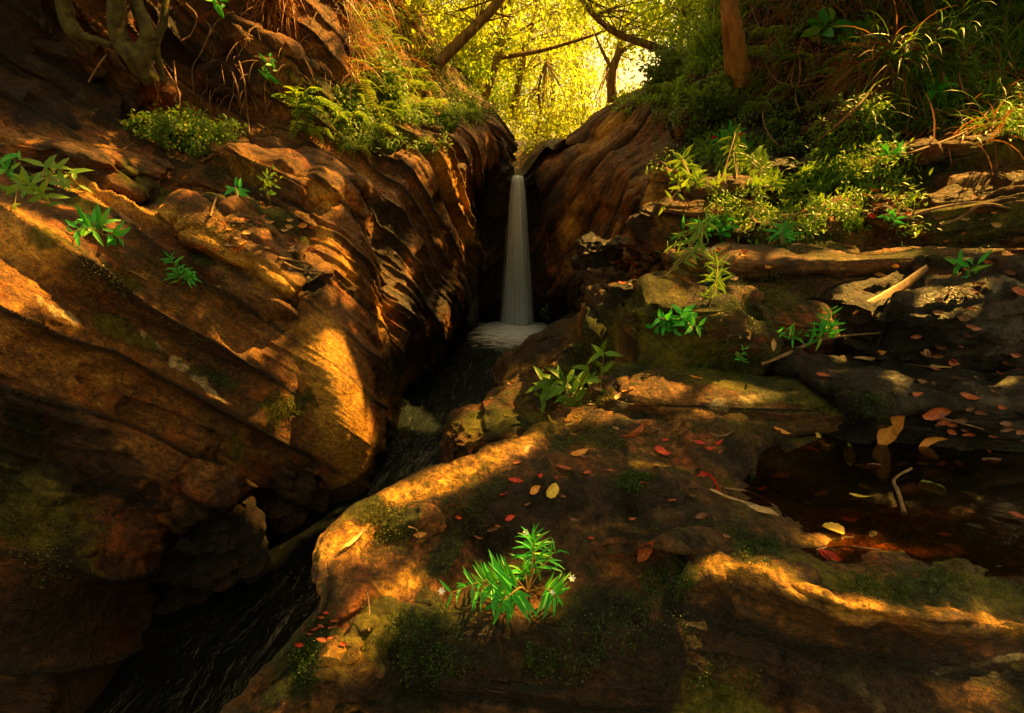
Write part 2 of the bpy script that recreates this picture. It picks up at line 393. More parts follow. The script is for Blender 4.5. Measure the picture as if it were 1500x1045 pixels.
right_rows = [
 zrow([(805, 482), (835, 495), (850, 515), (855, 560), (835, 610), (820, 650)], -.5),
 [(804, 440, 10.4), (826, 450, 9.7), (845, 455, 8.8), (868, 445, 8.0), (905, 450, 7.0), (940, 470, 6.0)],
 [(798, 390, 10.5), (818, 400, 9.8), (840, 410, 9.0), (872, 400, 8.1), (905, 400, 7.2), (950, 420, 6.1)],
 [(792, 300, 10.5), (806, 325, 10.0), (848, 330, 9.3), (884, 325, 8.5), (920, 325, 7.5), (950, 330, 6.6)],
 [(785, 250, 10.6), (800, 250, 10.3), (846, 245, 9.8), (888, 250, 9.1), (925, 255, 8.0), (955, 268, 7.1)],
 [(782, 226, 11.2), (820, 218, 11), (862, 205, 10.6), (910, 200, 9.8), (950, 215, 8.9), (995, 220, 8.0)],
 [(790, 218, 12), (835, 206, 12), (882, 170, 11.4), (925, 158, 10.6), (968, 158, 9.6), (1020, 175, 8.6)],
 [(830, 215, 14), (870, 185, 13.5), (912, 150, 12.5), (965, 125, 12), (1010, 110, 10.8), (1060, 110, 9.6)],
 [(850, 212, 18), (890, 185, 17), (945, 130, 15), (1000, 90, 14), (1040, 30, 13), (1080, -40, 12)],
 [(860, 205, 26), (910, 170, 24), (975, 110, 20), (1020, 60, 18), (1060, 0, 16), (1100, -50, 15)],
]
gr = sheet('gorge_wall', right_rows, 420, 340, MR, seed=12, mat=M_right, amp=.15, period=.5, lump=.16, fold=.28)

bank_rows = [
 [(905, 520, 5.0), (1000, 480, 4.4), (1130, 450, 3.9), (1250, 450, 3.5), (1380, 480, 2.9), (1520, 520, 2.6), (1750, 540, 2.3)],
 [(930, 440, 5.6), (1050, 400, 4.7), (1150, 385, 4.3), (1270, 390, 3.9), (1380, 400, 3.5), (1520, 430, 3.1), (1750, 450, 2.7)],
 [(945, 365, 6.2), (1060, 345, 5.3), (1160, 335, 5.0), (1270, 330, 4.7), (1380, 325, 4.4), (1520, 330, 3.9), (1750, 330, 3.3)],
 [(958, 290, 6.9), (1060, 285, 6.2), (1160, 275, 5.8), (1270, 265, 5.5), (1380, 250, 5.2), (1520, 235, 4.8), (1750, 220, 4.1)],
 [(985, 215, 8.0), (1080, 205, 7.2), (1170, 195, 6.8), (1270, 175, 6.5), (1380, 155, 6.2), (1520, 140, 5.8), (1750, 100, 5)],
 [(1010, 120, 9.2), (1095, 110, 8.2), (1180, 95, 7.6), (1270, 70, 7.3), (1380, 50, 7), (1520, 30, 6.6), (1750, -50, 6)],
 [(1040, 20, 10.2), (1120, 0, 9.2), (1190, -20, 8.4), (1280, -40, 8), (1380, -70, 7.7), (1520, -110, 7.4), (1750, -200, 7)],
 [(1050, -200, 11.5), (1130, -220, 10.5), (1200, -240, 9.5), (1290, -300, 9), (1380, -350, 8.7), (1520, -400, 8.4), (1750, -500, 8)],
 [(1060, -170, 16), (1130, -200, 15), (1200, -230, 14), (1290, -290, 13), (1380, -350, 13), (1520, -420, 12), (1750, -520, 12)],
]
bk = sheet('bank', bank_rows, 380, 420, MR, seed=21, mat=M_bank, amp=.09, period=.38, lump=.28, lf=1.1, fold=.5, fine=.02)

# near ledge with the rain pool
fr = [
 [(838, 598, 2.45), (872, 588, 2.42), (950, 585, 2.4), (1100, 590, 2.35), (1250, 600, 2.25), (1400, 610, 2.15), (1560, 610, 2.1), (1900, 620, 2)],
 [(790, 632, 2.15), (828, 618, 2.2), (935, 615, 2.2), (1080, 622, 2.2), (1230, 630, 'z1.80'), (1400, 660, 'z1.78'), (1560, 660, 'z1.80'), (1900, 660, 2)],
 [(690, 680, 1.80), (760, 655, 1.86), (900, 655, 1.92), (1050, 660, 'z1.85'), (1200, 665, 'z1.72'), (1390, 690, 'z1.68'), (1560, 690, 'z1.74'), (1900, 700, 1.9)],
 [(580, 720, 1.56), (665, 692, 1.62), (820, 700, 1.70), (970, 710, 'z1.86'), (1130, 720, 'z1.74'), (1300, 730, 'z1.68'), (1500, 730, 'z1.74'), (1900, 740, 1.7)],
 [(508, 765, 1.40), (575, 738, 1.45), (730, 745, 1.52), (880, 750, 1.56), (1030, 760, 'z1.83'), (1220, 770, 'z1.74'), (1450, 770, 'z1.76'), (1900, 780, 1.55)],
 [(474, 800, 1.30), (520, 790, 1.33), (650, 790, 1.38), (810, 795, 1.42), (970, 800, 'z1.85'), (1180, 808, 'z1.80'), (1420, 812, 'z1.80'), (1900, 820, 'z1.84')],
 [(474, 840, 1.19), (512, 830, 1.22), (630, 825, 1.29), (790, 825, 1.33), (950, 822, 1.36), (1130, 828, 'z1.89'), (1360, 868, 'z1.84'), (1900, 890, 1.34)],
 [(458, 890, 1.08), (500, 885, 1.10), (605, 865, 1.19), (760, 865, 1.22), (920, 855, 1.27), (1100, 850, 'z1.87'), (1330, 905, 'z1.86'), (1900, 940, 1.2)],
 [(425, 940, 1.00), (470, 935, 1.03), (590, 915, 1.10), (740, 915, 1.13), (900, 905, 1.15), (1090, 890, 1.16), (1310, 940, 1.09), (1900, 980, 1.1)],
 [(380, 990, .93), (430, 990, .955), (570, 975, 1.02), (730, 975, 1.04), (890, 970, 1.05), (1080, 960, 1.07), (1300, 1000, 1.02), (1900, 1040, 1.0)],
 [(320, 1050, .86), (390, 1050, .87), (550, 1045, .94), (720, 1045, .96), (880, 1045, .97), (1080, 1045, .99), (1290, 1060, .96), (1900, 1100, .9)],
 [(230, 1200, .70), (330, 1200, .72), (530, 1180, .80), (720, 1180, .82), (880, 1180, .84), (1080, 1180, .86), (1290, 1180, .86), (1900, 1300, .8)],
]
front_rows = []
for r in fr:
    p = at(*r[0])
    front_rows.append([('p', p[0]+.25, p[1]+.15, -.5), ('p', p[0]+.16, p[1]+.10, p[2]*.5), ('p', p[0]+.05, p[1]+.03, p[2]-.22)]+[('p', *at(*c)) for c in r])
def fmod(G):
    zz = np.ones(G.shape[:2]); return zz
fl = sheet('rock_ledge', front_rows, 640, 760, MF, seed=33, mat=M_ledge, amp=.042, period=.14, lump=.045, lf=2.6, fold=.10, fine=.010, flip=True)

mid_rows = [
 zrow([(838, 482), (812, 508), (775, 548), (755, 590), (730, 640), (720, 690), (700, 760)], -.5),
 zrow([(838, 482), (812, 508), (775, 548), (755, 590), (730, 640), (720, 690), (700, 760)], -.02),
 [(858, 462, 8.6), (835, 492, 7.4), (805, 525, 6.3), (780, 570, 5.4), (755, 610, 4.7), (740, 660, 4.1), (740, 740, 3.2)],
 [(875, 440, 8), (860, 460, 6.9), (830, 490, 6), (810, 550, 5.1), (790, 590, 4.4), (790, 640, 3.7), (790, 720, 2.8)],
 [(915, 440, 6.6), (905, 470, 5.8), (890, 510, 5.1), (885, 560, 4.4), (875, 590, 3.6), (860, 640, 3.0), (850, 690, 2.5)],
 [(960, 440, 5.6), (960, 450, 5.0), (960, 480, 4.4), (960, 530, 3.8), (960, 590, 3.1), (960, 630, 2.7), (950, 680, 2.3)],
 [(1200, 420, 4.5), (1200, 440, 4.2), (1200, 480, 3.8), (1200, 520, 3.4), (1200, 570, 2.9), (1200, 610, 2.5), (1200, 670, 2.2)],
 [(1800, 430, 3.2), (1800, 450, 3.0), (1800, 480, 2.9), (1800, 520, 2.7), (1800, 560, 2.5), (1800, 620, 2.3), (1800, 680, 2.1)],
]
gm = sheet('rock_terrace', mid_rows, 320, 320, MF, seed=41, mat=M_ledge, amp=.05, period=.2, lump=.12, lf=1.8, fold=.15)

def W(w, Y, py): return w*Y/ray(750, py)[1]/750
def rk(x0, y0, x1, y1, Y, depth, seed, label, mat=None, rz=0, tilt=(0, 0), box=.5, group=None, hs=1.0, ws=1.0, sink=0, **kw):
    cx, cy = (x0+x1)/2, (y0+y1)/2
    kw.setdefault('M', ML if mat is M_left else None)
    Y = Y+sink
    return boulder(cx, cy, Y, (W(x1-x0, Y, cy)*ws, depth, W(y1-y0, Y, cy)*hs), R(rz), (R(tilt[0]), R(tilt[1])), seed, mat or M_ledge, box, label=label, group=group, **kw)
rk(898, 418, 1085, 600, 3.15, .95, 1, 'big square mossy boulder with green herbs on its face, behind the lichen ledge', box=.3, rz=-8, res=150)
rk(1040, 438, 1330, 585, 3.25, .8, 2, 'long dark mossy block right of the square mossy boulder', box=.3, rz=4, ws=1.15, tilt=(0, 3), res=150)
rk(1050, 362, 1440, 455, 3.85, 1.0, 3, 'long flat brown slab with pale lichen on top, above the dark mossy block', box=.3, ws=1.1, rz=3, tilt=(0, -3), res=160)
rk(880, 556, 1330, 648, 2.55, .55, 4, 'low rounded ledge stone with cream lichen patches behind the rain pool', box=.38, rz=0, tilt=(0, 2), res=170)
rk(716, 500, 900, 575, 5.5, 1.0, 5, 'brown rock tongue sloping into the stream below the waterfall', box=.4, rz=14, tilt=(0, -30), res=130)
rk(858, 424, 930, 560, 4.5, .7, 6, 'upright mossy rock pillar left of the square boulder', box=.4, rz=-5, tilt=(0, 6), res=110)
rk(815, 500, 915, 600, 4.35, .7, 7, 'sunlit mossy shelf behind the broad leaved plant', box=.5, rz=-5, tilt=(0, -12), res=110)
rk(652, 592, 850, 684, 4.2, .9, 8, 'pointed brown boulder jutting over the dark stream', box=.42, rz=4, tilt=(0, -6), res=130)
rk(650, 622, 690, 664, 4.15, .2, 9, 'small round knob at the tip of the pointed boulder', box=.85)
rk(842, 350, 910, 402, 5.9, .6, 10, 'small mossy boulder at the foot of the right gorge wall', box=.6)
rk(856, 392, 920, 432, 5.5, .5, 11, 'small mossy boulder under another beside the leaf gully', box=.6)
rk(940, 256, 990, 420, 5.9, .5, 12, 'tall pale rock pillar beside the wet gully', box=.35, tilt=(0, 4), res=120)
rk(1005, 262, 1102, 322, 5.3, .7, 13, 'tan boulder with flat top in the herb patch', box=.5)
rk(1085, 308, 1290, 378, 4.6, .8, 14, 'sunlit mossy slab below the long grass tuft', box=.32, ws=1.2, tilt=(0, -8), res=120)
rk(1195, 165, 1275, 250, 6.0, .6, 15, 'reddish angular rock leaning on the right bank', box=.45, tilt=(0, -22))
rk(1272, 82, 1385, 172, 6.5, .8, 16, 'dark brown boulder high on the right bank among the vines', box=.5, tilt=(0, -10))
rk(1300, 190, 1600, 275, 5.0, 1.1, 17, 'layered slab on the upper right bank with mossy stripes', box=.32, ws=1.1, rz=-6, tilt=(0, -13), res=150, amp=.09, period=.12)
rk(1310, 255, 1620, 335, 4.4, 1.1, 18, 'layered tan slab curving down to the leaf gully on the right', box=.34, ws=1.1, rz=-6, tilt=(0, -12), res=150, amp=.08, period=.11)
rk(1235, 405, 1640, 560, 3.0, 1.0, 19, 'black wet rock shoulder glinting at the right edge', mat=M_wet, fine=.014, box=.42, ws=1.1, rz=4, tilt=(0, -6), res=160)
rk(1180, 545, 1660, 660, 2.45, .7, 20, 'black wet rock step behind the rain pool, strewn with dead leaves', mat=M_wet, fine=.014, box=.4, tilt=(0, 3), res=160)
rk(985, 150, 1040, 200, 8.4, .8, 26, 'leaning brown slab above the right gorge wall', box=.5, tilt=(0, -35))
rk(238, 752, 375, 866, 3.2, .6, 30, 'dark boulder hanging over the black water at lower left', mat=M_wet, sink=-.02, box=.55, tilt=(0, -15), res=130)
rk(-60, 640, 130, 960, 2.3, .7, 31, 'tall dark mossy boulder at the left edge above the water', mat=M_left, sink=.22, box=.65, res=120)
rk(255, 318, 490, 470, 4.25, 1.0, 32, 'fin shaped layered slab on the left bank above the sunlit rock leg', mat=M_left, sink=.38, box=.4, rz=-20, tilt=(0, 26), res=150)
rk(310, 232, 520, 330, 5.1, 1.1, 33, 'sunlit layered slab under the fern on the left bank', mat=M_left, sink=.45, box=.4, rz=-15, tilt=(0, 22), res=150)
rk(50, 70, 225, 190, 5.9, 1.0, 34, 'overhanging dark rock under the mossy tree trunks', mat=M_left, sink=.22, box=.5, tilt=(0, 18), res=120)
rk(-60, 205, 210, 270, 4.6, .8, 35, 'long thin slab left of the round bush', mat=M_left, sink=.22, box=.45, tilt=(0, 12), res=130)
rk(330, 60, 460, 165, 7.0, 1.0, 36, 'mossy shaded boulder behind the hanging roots', mat=M_left, sink=.22, box=.5, tilt=(0, 25))
rk(455, 925, 575, 1025, .99, .16, 40, 'orange sunlit cobble low on the front ledge', box=.6, tilt=(0, -15))
rk(540, 745, 655, 800, 1.42, .14, 41, 'low mossy hump on the rim of the front ledge', box=.6, tilt=(0, -20))

rk(930, 300, 1110, 372, 5.3, .9, 50, 'dark mossy rock step under the herb patch left of the long slab', box=.32, res=110)
rk(1000, 372, 1120, 440, 4.3, .9, 51, 'mossy shelf joining the tall pale pillar and the square boulder', box=.32, res=110)
rk(1240, 300, 1420, 375, 4.5, .9, 52, 'damp mossy step beside the leaf gully', box=.34, res=110)
rk(1090, 235, 1230, 300, 5.9, .9, 53, 'dark rock under the sunlit weeds', box=.4, res=90)
rk(740, 560, 860, 612, 4.7, .6, 54, 'dark wet rock in the cleft above the pointed boulder', box=.4, res=90)
rk(0, 440, 170, 560, 3.1, .7, 55, 'broad brown slab bulging at the left edge above the wet black face', mat=M_left, sink=.25, box=.4, tilt=(0, 20), res=120)
rk(120, 600, 330, 760, 3.1, .7, 56, 'smooth dark bulge of rock low on the left wall', mat=M_left, sink=.22, box=.6, tilt=(0, 22), res=130)
rk(320, 640, 470, 760, 3.75, .7, 57, 'brown rounded rock at the foot of the sunlit rock leg', mat=M_left, sink=.22, box=.6, tilt=(0, 10), res=120)
# ---------- water ----------
def water_mat(name, col, rough, scale, strength, stretch=(1, 1, 1), dist=.02, alpha=None):
    m, t = nt(name); N = NB(t)
    pos = N('ShaderNodeNewGeometry').outputs['Position']
    v = N('ShaderNodeVectorMath', {0: pos, 1: stretch}, operation='MULTIPLY').outputs[0]
    n = N.math('ADD', N.noise(v, scale, 5, .6, .8), N.math('MULTIPLY', N.noise(v, scale*4.3, 3, .6), .25))
    bp = N('ShaderNodeBump', {'Strength': strength, 'Distance': dist, 'Height': n})
    st_ = N.noise(N('ShaderNodeVectorMath', {0: pos, 1: (2.2, .55, 1)}, operation='MULTIPLY').outputs[0], 5.5, 7, .7, 1.0)
    cc = N.mix(N.math('MULTIPLY', N.rng(st_, .48, .80), N.rng(N('ShaderNodeSeparateXYZ', {0: pos}).outputs[1], 3.6, 5.2, .02, 1)), N.mix(N.rng(N('ShaderNodeSeparateXYZ', {0: pos}).outputs[1], 3.4, 5.0), col, (.012, .017, .019)), (.075, .095, .105)) if alpha is None else N.mix(N.rng(st_, .4, .7), col, (.020, .018, .005))  # stream farther off is paler: sheen and ripple light put into its colour
    b = N('ShaderNodeBsdfPrincipled', {'Base Color': cc, 'Roughness': rough, 'Normal': bp.outputs[0]})
    b.inputs['IOR'].default_value = 1.33
    out = b.outputs[0]
    if alpha is not None:
        tr = N('ShaderNodeBsdfTransparent', {'Color': (.80, .50, .22, 1)})
        gl = N('ShaderNodeBsdfGlossy', {'Roughness': .03, 'Normal': bp.outputs[0]})
        fr = N('ShaderNodeFresnel', {'IOR': 1.33, 'Normal': bp.outputs[0]})
        a = N('ShaderNodeMixShader', {0: alpha, 1: tr.outputs[0], 2: b.outputs[0]})
        a = N('ShaderNodeMixShader', {0: fr.outputs[0], 1: a.outputs[0], 2: gl.outputs[0]})
        out = a.outputs[0]
    N('ShaderNodeOutputMaterial', {0: out})
    return m
def flat_grid(name, x0, x1, y0, y1, z, n, m, mat, kind='structure'):
    X, Y = np.meshgrid(np.linspace(x0, x1, n), np.linspace(y0, y1, m))
    P = np.stack([X, Y, np.full_like(X, z)], -1)
    P[..., 2] += .012*fbm(P*np.array([1.2, .8, 1]), 3, 5)
    o = link(name, mesh_np(name, P.reshape(-1, 3), quads(m, n)), mat); tag(o, kind=kind); return o
stream = flat_grid('stream', -6, 4, -3, 10.95, 0, 240, 400, water_mat('stream_water', (.003, .004, .004), .16, 3.2, .7, (1.6, .7, 1), .06))
bed = flat_grid('ground', -200, 200, -200, 400, -1.2, 4, 4, M_bank)
pool = flat_grid('rain_pool', .66, 3.4, 1.30, 2.75, 1.772, 60, 40, water_mat('pool_water', (.010, .008, .003), .05, 9, .25, (1, 1, 1), .004, alpha=.32))
chn = flat_grid('upper_stream', -.3, .6, 10.45, 14, 2.86, 10, 40, stream.data.materials[0])

# falling water: several overlapping veils of long-exposure threads
m, t = nt('falling_water'); N = NB(t)
uv = N('ShaderNodeTexCoord').outputs['UV']
us = N('ShaderNodeVectorMath', {0: uv, 1: (26, .8, 1)}, operation='MULTIPLY').outputs[0]
us2 = N('ShaderNodeVectorMath', {0: uv, 1: (70, 2.2, 1)}, operation='MULTIPLY').outputs[0]
n = N.math('ADD', N.math('MULTIPLY', N.noise(us, 1, 4, .55), .7), N.math('MULTIPLY', N.noise(us2, 1, 3, .6), .3))
sep = N('ShaderNodeSeparateXYZ', {0: uv})
u = sep.outputs[0]; v_ = sep.outputs[1]
edge = N.math('MULTIPLY', N.rng(u, 0, .22), N.rng(u, 1, .78))
den = N.math('MULTIPLY', N.rng(n, .30, .62), edge)
den = N.math('MULTIPLY', den, N.rng(v_, 0, 1, 1.4, 1.15), clamp=True)
d = N('ShaderNodeBsdfDiffuse', {'Color': (.90, .95, 1, 1)}); tl = N('ShaderNodeBsdfTranslucent', {'Color': (.90, .95, 1, 1)})
dd = N('ShaderNodeMixShader', {0: .5, 1: d.outputs[0], 2: tl.outputs[0]})
tr = N('ShaderNodeBsdfTransparent')
N('ShaderNodeOutputMaterial', {0: N('ShaderNodeMixShader', {0: den, 1: tr.outputs[0], 2: dd.outputs[0]}).outputs[0]})
M_fall = m
rowsF = [[(748, 259, 10.6), (758, 257, 10.6), (768, 259, 10.6)], [(749, 262, 10.3), (758, 260, 10.25), (768, 262, 10.3)], [(746, 285, 10.25), (759, 285, 10.12), (771, 285, 10.25)], [(741, 350, 10.2), (760, 350, 10.0), (775, 350, 10.2)], [(736, 410, 10.15), (760, 410, 9.93), (779, 410, 10.15)], [(731, 474, 10.1), (760, 474, 9.86), (783, 474, 10.1)]]
VS, FS, UV = [], [], []
for k, (sx, dy, dep) in enumerate([(1, 0, 0), (.82, .04, .06), (.6, -.02, .12), (1.12, .05, -.05)]):
    ctrl = np.array([[at(*c) for c in r] for r in rowsF]); mid = ctrl[:, 1:2]
    ctrl = mid+(ctrl-mid)*np.array([sx, 1, 1]); ctrl[..., 1] -= dep
    G = catmull(catmull(ctrl, 120).transpose(1, 0, 2), 60).transpose(1, 0, 2)
    G[..., 1] += .03*vnoise(np.stack([np.arange(60)*.35+k*9+0*G[..., 0], G[..., 2]*.3, 0*G[..., 0]], -1), k)
    FS.append(quads(120, 60)+len(VS)*7200); VS.append(G.reshape(-1, 3))
    U, V = np.meshgrid(np.linspace(0, 1, 60), np.linspace(0, 1, 120)); UV.append(np.stack([U+k*0, V+k*3.7*0], -1).reshape(-1, 2))
me = mesh_np('waterfall', np.concatenate(VS), np.concatenate(FS)); uvl = me.uv_layers.new(name='UVMap')
UVa = np.concatenate(UV); li = np.zeros(len(me.loops), dtype=np.int32); me.loops.foreach_get('vertex_index', li)
uvl.data.foreach_set('uv', UVa[li].astype(np.float32).ravel())
fall = link('waterfall', me, M_fall); tag(fall, 'thin white waterfall dropping down the dark cliff into the stream', 'waterfall')

# foam where it lands
m, t = nt('foam'); N = NB(t)
pos = N('ShaderNodeNewGeometry').outputs['Position']
a = N.attr('den')
n = N.noise(N('ShaderNodeVectorMath', {0: pos, 1: (1.0, 2.6, 1)}, operation='MULTIPLY').outputs[0], 4.0, 8, .72, 1.0)
den = N.rng(N.math('ADD', a, N.math('MULTIPLY', N.math('SUBTRACT', n, .5), 2.0)), .22, 1.15)
d = N('ShaderNodeBsdfDiffuse', {'Color': (.92, .95, 1, 1)})
N('ShaderNodeOutputMaterial', {0: N('ShaderNodeMixShader', {0: den, 1: N('ShaderNodeBsdfTransparent').outputs[0], 2: d.outputs[0]}).outputs[0]})
cF = at(752, 478, 9.75)
X, Y = np.meshgrid(np.linspace(-1.4, 1.4, 120), np.linspace(-2.0, .9, 100))
rr = np.sqrt((X/1.25)**2+(np.where(Y > 0, Y/.8, Y/1.7))**2)
P = np.stack([X+cF[0], Y+cF[1], .02+.05*np.exp(-(X/.33)**2-(Y/.3)**2)+.03*np.maximum(0, 1-rr)], -1)
P[..., 2] += .03*fbm(P*4, 3, 3)*np.maximum(0, 1-rr)
foam = link('foam', mesh_np('foam', P.reshape(-1, 3), quads(100, 120), attrs={'den': (1.35*np.maximum(0, 1-rr)**.9).ravel()}), m)
tag(foam, 'white foam spreading where the waterfall lands', 'foam', kind='stuff')
# ---------- wear and painted sunlight masks on the rock: polylines of photo pixels found on the real surface ----------
bpy.context.view_layer.update()
def pts3(pl):
    out = []
    for (x, y) in pl:
        h = hit(x, y)
        if h is not None: out.append(np.array(h[0]))
    return out
SPOTS = {
 'ochre': [([(478, 505), (500, 590), (528, 700)], .20), ([(470, 350), (515, 400)], .10), ([(575, 395), (560, 470)], .13), ([(655, 240), (682, 290), (684, 350)], .22),  # ochre lines follow the sunlit edges, sun colour painted on
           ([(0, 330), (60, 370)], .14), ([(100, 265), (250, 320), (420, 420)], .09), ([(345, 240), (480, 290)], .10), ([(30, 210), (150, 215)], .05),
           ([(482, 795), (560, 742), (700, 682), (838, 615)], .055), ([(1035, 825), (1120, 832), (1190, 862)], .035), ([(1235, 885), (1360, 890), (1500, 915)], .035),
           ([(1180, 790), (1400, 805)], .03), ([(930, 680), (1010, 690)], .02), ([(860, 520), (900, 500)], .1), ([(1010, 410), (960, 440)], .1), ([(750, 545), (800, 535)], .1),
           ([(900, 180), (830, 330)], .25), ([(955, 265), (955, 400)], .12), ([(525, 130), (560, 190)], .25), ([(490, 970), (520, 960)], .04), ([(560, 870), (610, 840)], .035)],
 'pale': [([(1050, 592), (1150, 578)], .045), ([(1190, 378), (1290, 378)], .05), ([(60, 440), (110, 470)], .04), ([(255, 528), (300, 560)], .05), ([(210, 490), (330, 590)], .03),
          ([(1250, 1000), (1290, 1045)], .03), ([(1370, 985), (1500, 960)], .012), ([(900, 600), (915, 590)], .03), ([(130, 130), (110, 150)], .05), ([(780, 645), (770, 660)], .02), ([(1040, 275), (1060, 280)], .06), ([(1120, 350), (1180, 345)], .06)],
 'wet': [([(1260, 500), (1400, 450), (1500, 420)], .25), ([(1300, 560), (1500, 560)], .25), ([(1350, 640), (1500, 660)], .15), ([(0, 610), (160, 690)], .25), ([(90, 820), (220, 720)], .08), ([(300, 770), (350, 790), (480, 770)], .25),
         ([(0, 900), (250, 870)], .35), ([(100, 1000), (130, 950)], .3), ([(900, 420), (930, 330)], .25), ([(985, 200), (1040, 175)], .3), ([(560, 560), (640, 500)], .35), ([(560, 420), (575, 320)], .3), ([(600, 460), (660, 440)], .3),
         ([(690, 470), (700, 300)], .6), ([(720, 480), (800, 480)], 1.2), ([(720, 300), (800, 300)], .8), ([(820, 450), (850, 350)], .5), ([(1100, 700), (1400, 700), (1500, 760)], .22), ([(700, 960), (950, 1020)], .14), ([(1000, 900), (1200, 1000)], .10),
         ([(800, 710), (700, 740)], .05), ([(700, 780), (850, 720), (1000, 740)], .13), ([(600, 990), (900, 930), (1300, 1020)], .14), ([(1250, 930), (1500, 1000)], .06), ([(900, 780), (1020, 795)], .03), ([(440, 780), (500, 740)], .1), ([(430, 385), (470, 420)], .12), ([(1180, 240), (1130, 180)], .4), ([(0, 100), (60, 150)], .5), ([(0, 40), (150, 150)], .5), ([(250, 60), (350, 100)], .4)],  # upper left spots put shade into the rock colour
 'moss': [([(960, 500), (1100, 540)], .22), ([(930, 440), (960, 430)], .1), ([(1100, 560), (1300, 590)], .10), ([(1230, 845), (1330, 870), (1480, 870)], .05), ([(560, 910), (640, 940), (600, 1000)], .08), ([(830, 900), (1000, 850)], .05),
          ([(1110, 800), (1160, 815)], .03), ([(640, 830), (720, 720), (850, 640)], .028), ([(530, 740), (590, 765)], .05), ([(430, 1000), (470, 940)], .05), ([(400, 610), (440, 590)], .12), ([(340, 640), (350, 660)], .08),
          ([(120, 300), (300, 380)], .10), ([(60, 350), (200, 420)], .07), ([(150, 470), (330, 560)], .08), ([(200, 260), (420, 330)], .2), ([(0, 700), (120, 800)], .3), ([(860, 470), (840, 560)], .15), ([(880, 450), (890, 520)], .2), ([(700, 620), (780, 620)], .15),
          ([(1000, 380), (1200, 340)], .15), ([(1320, 260), (1480, 210)], .12), ([(1380, 330), (1500, 320)], .12), ([(690, 330), (690, 440)], .3), ([(450, 130), (600, 200)], .4), ([(1050, 420), (1150, 430)], .08), ([(1330, 370), (1400, 380)], .08), ([(1000, 1010), (1100, 1040)], .05), ([(950, 770), (1000, 775)], .02)],
}
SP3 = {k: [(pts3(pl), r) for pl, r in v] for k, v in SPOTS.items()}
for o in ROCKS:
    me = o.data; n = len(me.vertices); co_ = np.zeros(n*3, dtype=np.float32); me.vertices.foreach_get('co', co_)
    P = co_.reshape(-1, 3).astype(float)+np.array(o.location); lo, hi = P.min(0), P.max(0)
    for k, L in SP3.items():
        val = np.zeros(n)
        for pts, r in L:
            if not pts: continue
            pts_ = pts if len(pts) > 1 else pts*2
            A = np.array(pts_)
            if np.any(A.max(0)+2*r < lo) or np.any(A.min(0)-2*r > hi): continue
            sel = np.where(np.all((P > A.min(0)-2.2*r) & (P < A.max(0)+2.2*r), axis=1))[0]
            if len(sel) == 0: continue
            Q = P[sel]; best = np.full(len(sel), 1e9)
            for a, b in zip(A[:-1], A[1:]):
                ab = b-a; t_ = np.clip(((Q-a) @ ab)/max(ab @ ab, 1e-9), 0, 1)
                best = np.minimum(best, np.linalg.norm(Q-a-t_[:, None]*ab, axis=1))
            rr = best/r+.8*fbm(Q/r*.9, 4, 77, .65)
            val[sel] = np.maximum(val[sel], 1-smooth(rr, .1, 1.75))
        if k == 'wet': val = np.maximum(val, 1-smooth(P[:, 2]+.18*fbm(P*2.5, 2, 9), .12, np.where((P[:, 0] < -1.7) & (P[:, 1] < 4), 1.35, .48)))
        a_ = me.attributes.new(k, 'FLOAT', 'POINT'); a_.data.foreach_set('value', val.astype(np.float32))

# ---------- leaves as meshes ----------
LEAF_T = {  # outline templates: (along, across, lift)
 'oval': np.array([(0, 0, 0), (.35, -.5, .04), (.35, .5, .04), (.4, 0, -.03), (.75, -.34, .0), (.75, .34, .0), (.78, 0, -.05), (1, 0, -.12)]),
 'lance': np.array([(0, 0, 0), (.3, -.5, .03), (.3, .5, .03), (.32, 0, -.02), (.68, -.36, -.02), (.68, .36, -.02), (.7, 0, -.07), (1, 0, -.2)]),
}
LEAF_F = [(0, 3, 1, 1), (0, 2, 3, 3), (1, 3, 6, 4), (3, 2, 5, 6), (4, 6, 7, 7), (6, 5, 7, 7)]
def leaf_cloud(name, P, D, U, L, Wd, mat=None, shape='oval', parent=None, seed=0, rnd=None, droop=1.0):
    """many leaves in one mesh. P base, D direction, U up-ish, L length, Wd width (arrays)"""
    P, D, U = map(np.asarray, (P, D, U)); n = len(P)
    L = np.broadcast_to(L, (n,)); Wd = np.broadcast_to(Wd, (n,))
    D = D/np.linalg.norm(D, axis=1, keepdims=True)
    S = np.cross(D, U); S /= np.maximum(np.linalg.norm(S, axis=1, keepdims=True), 1e-6); Nn = np.cross(S, D)
    T = LEAF_T[shape]
    V = P[:, None]+D[:, None]*(T[:, 0]*1)[None, :, None]*L[:, None, None]+S[:, None]*T[:, 1][None, :, None]*Wd[:, None, None]+Nn[:, None]*T[:, 2][None, :, None]*L[:, None, None]*droop
    # triangles
    tri = []
    for a, b, c, d in LEAF_F:
        tri.append((a, b, c))
        if d != c: tri.append((a, c, d))
    Ft = (np.array(tri)[None]+np.arange(n)[:, None, None]*8).reshape(-1, 3)
    rng = np.random.default_rng(seed)
    rv = np.repeat(rng.random(n) if rnd is None else rnd, 8)
    return link(name, mesh_np(name, V.reshape(-1, 3), Ft, attrs={'rnd': rv}), mat, parent)
def rdir(rng, n):
    v = rng.normal(size=(n, 3)); return v/np.linalg.norm(v, axis=1, keepdims=True)
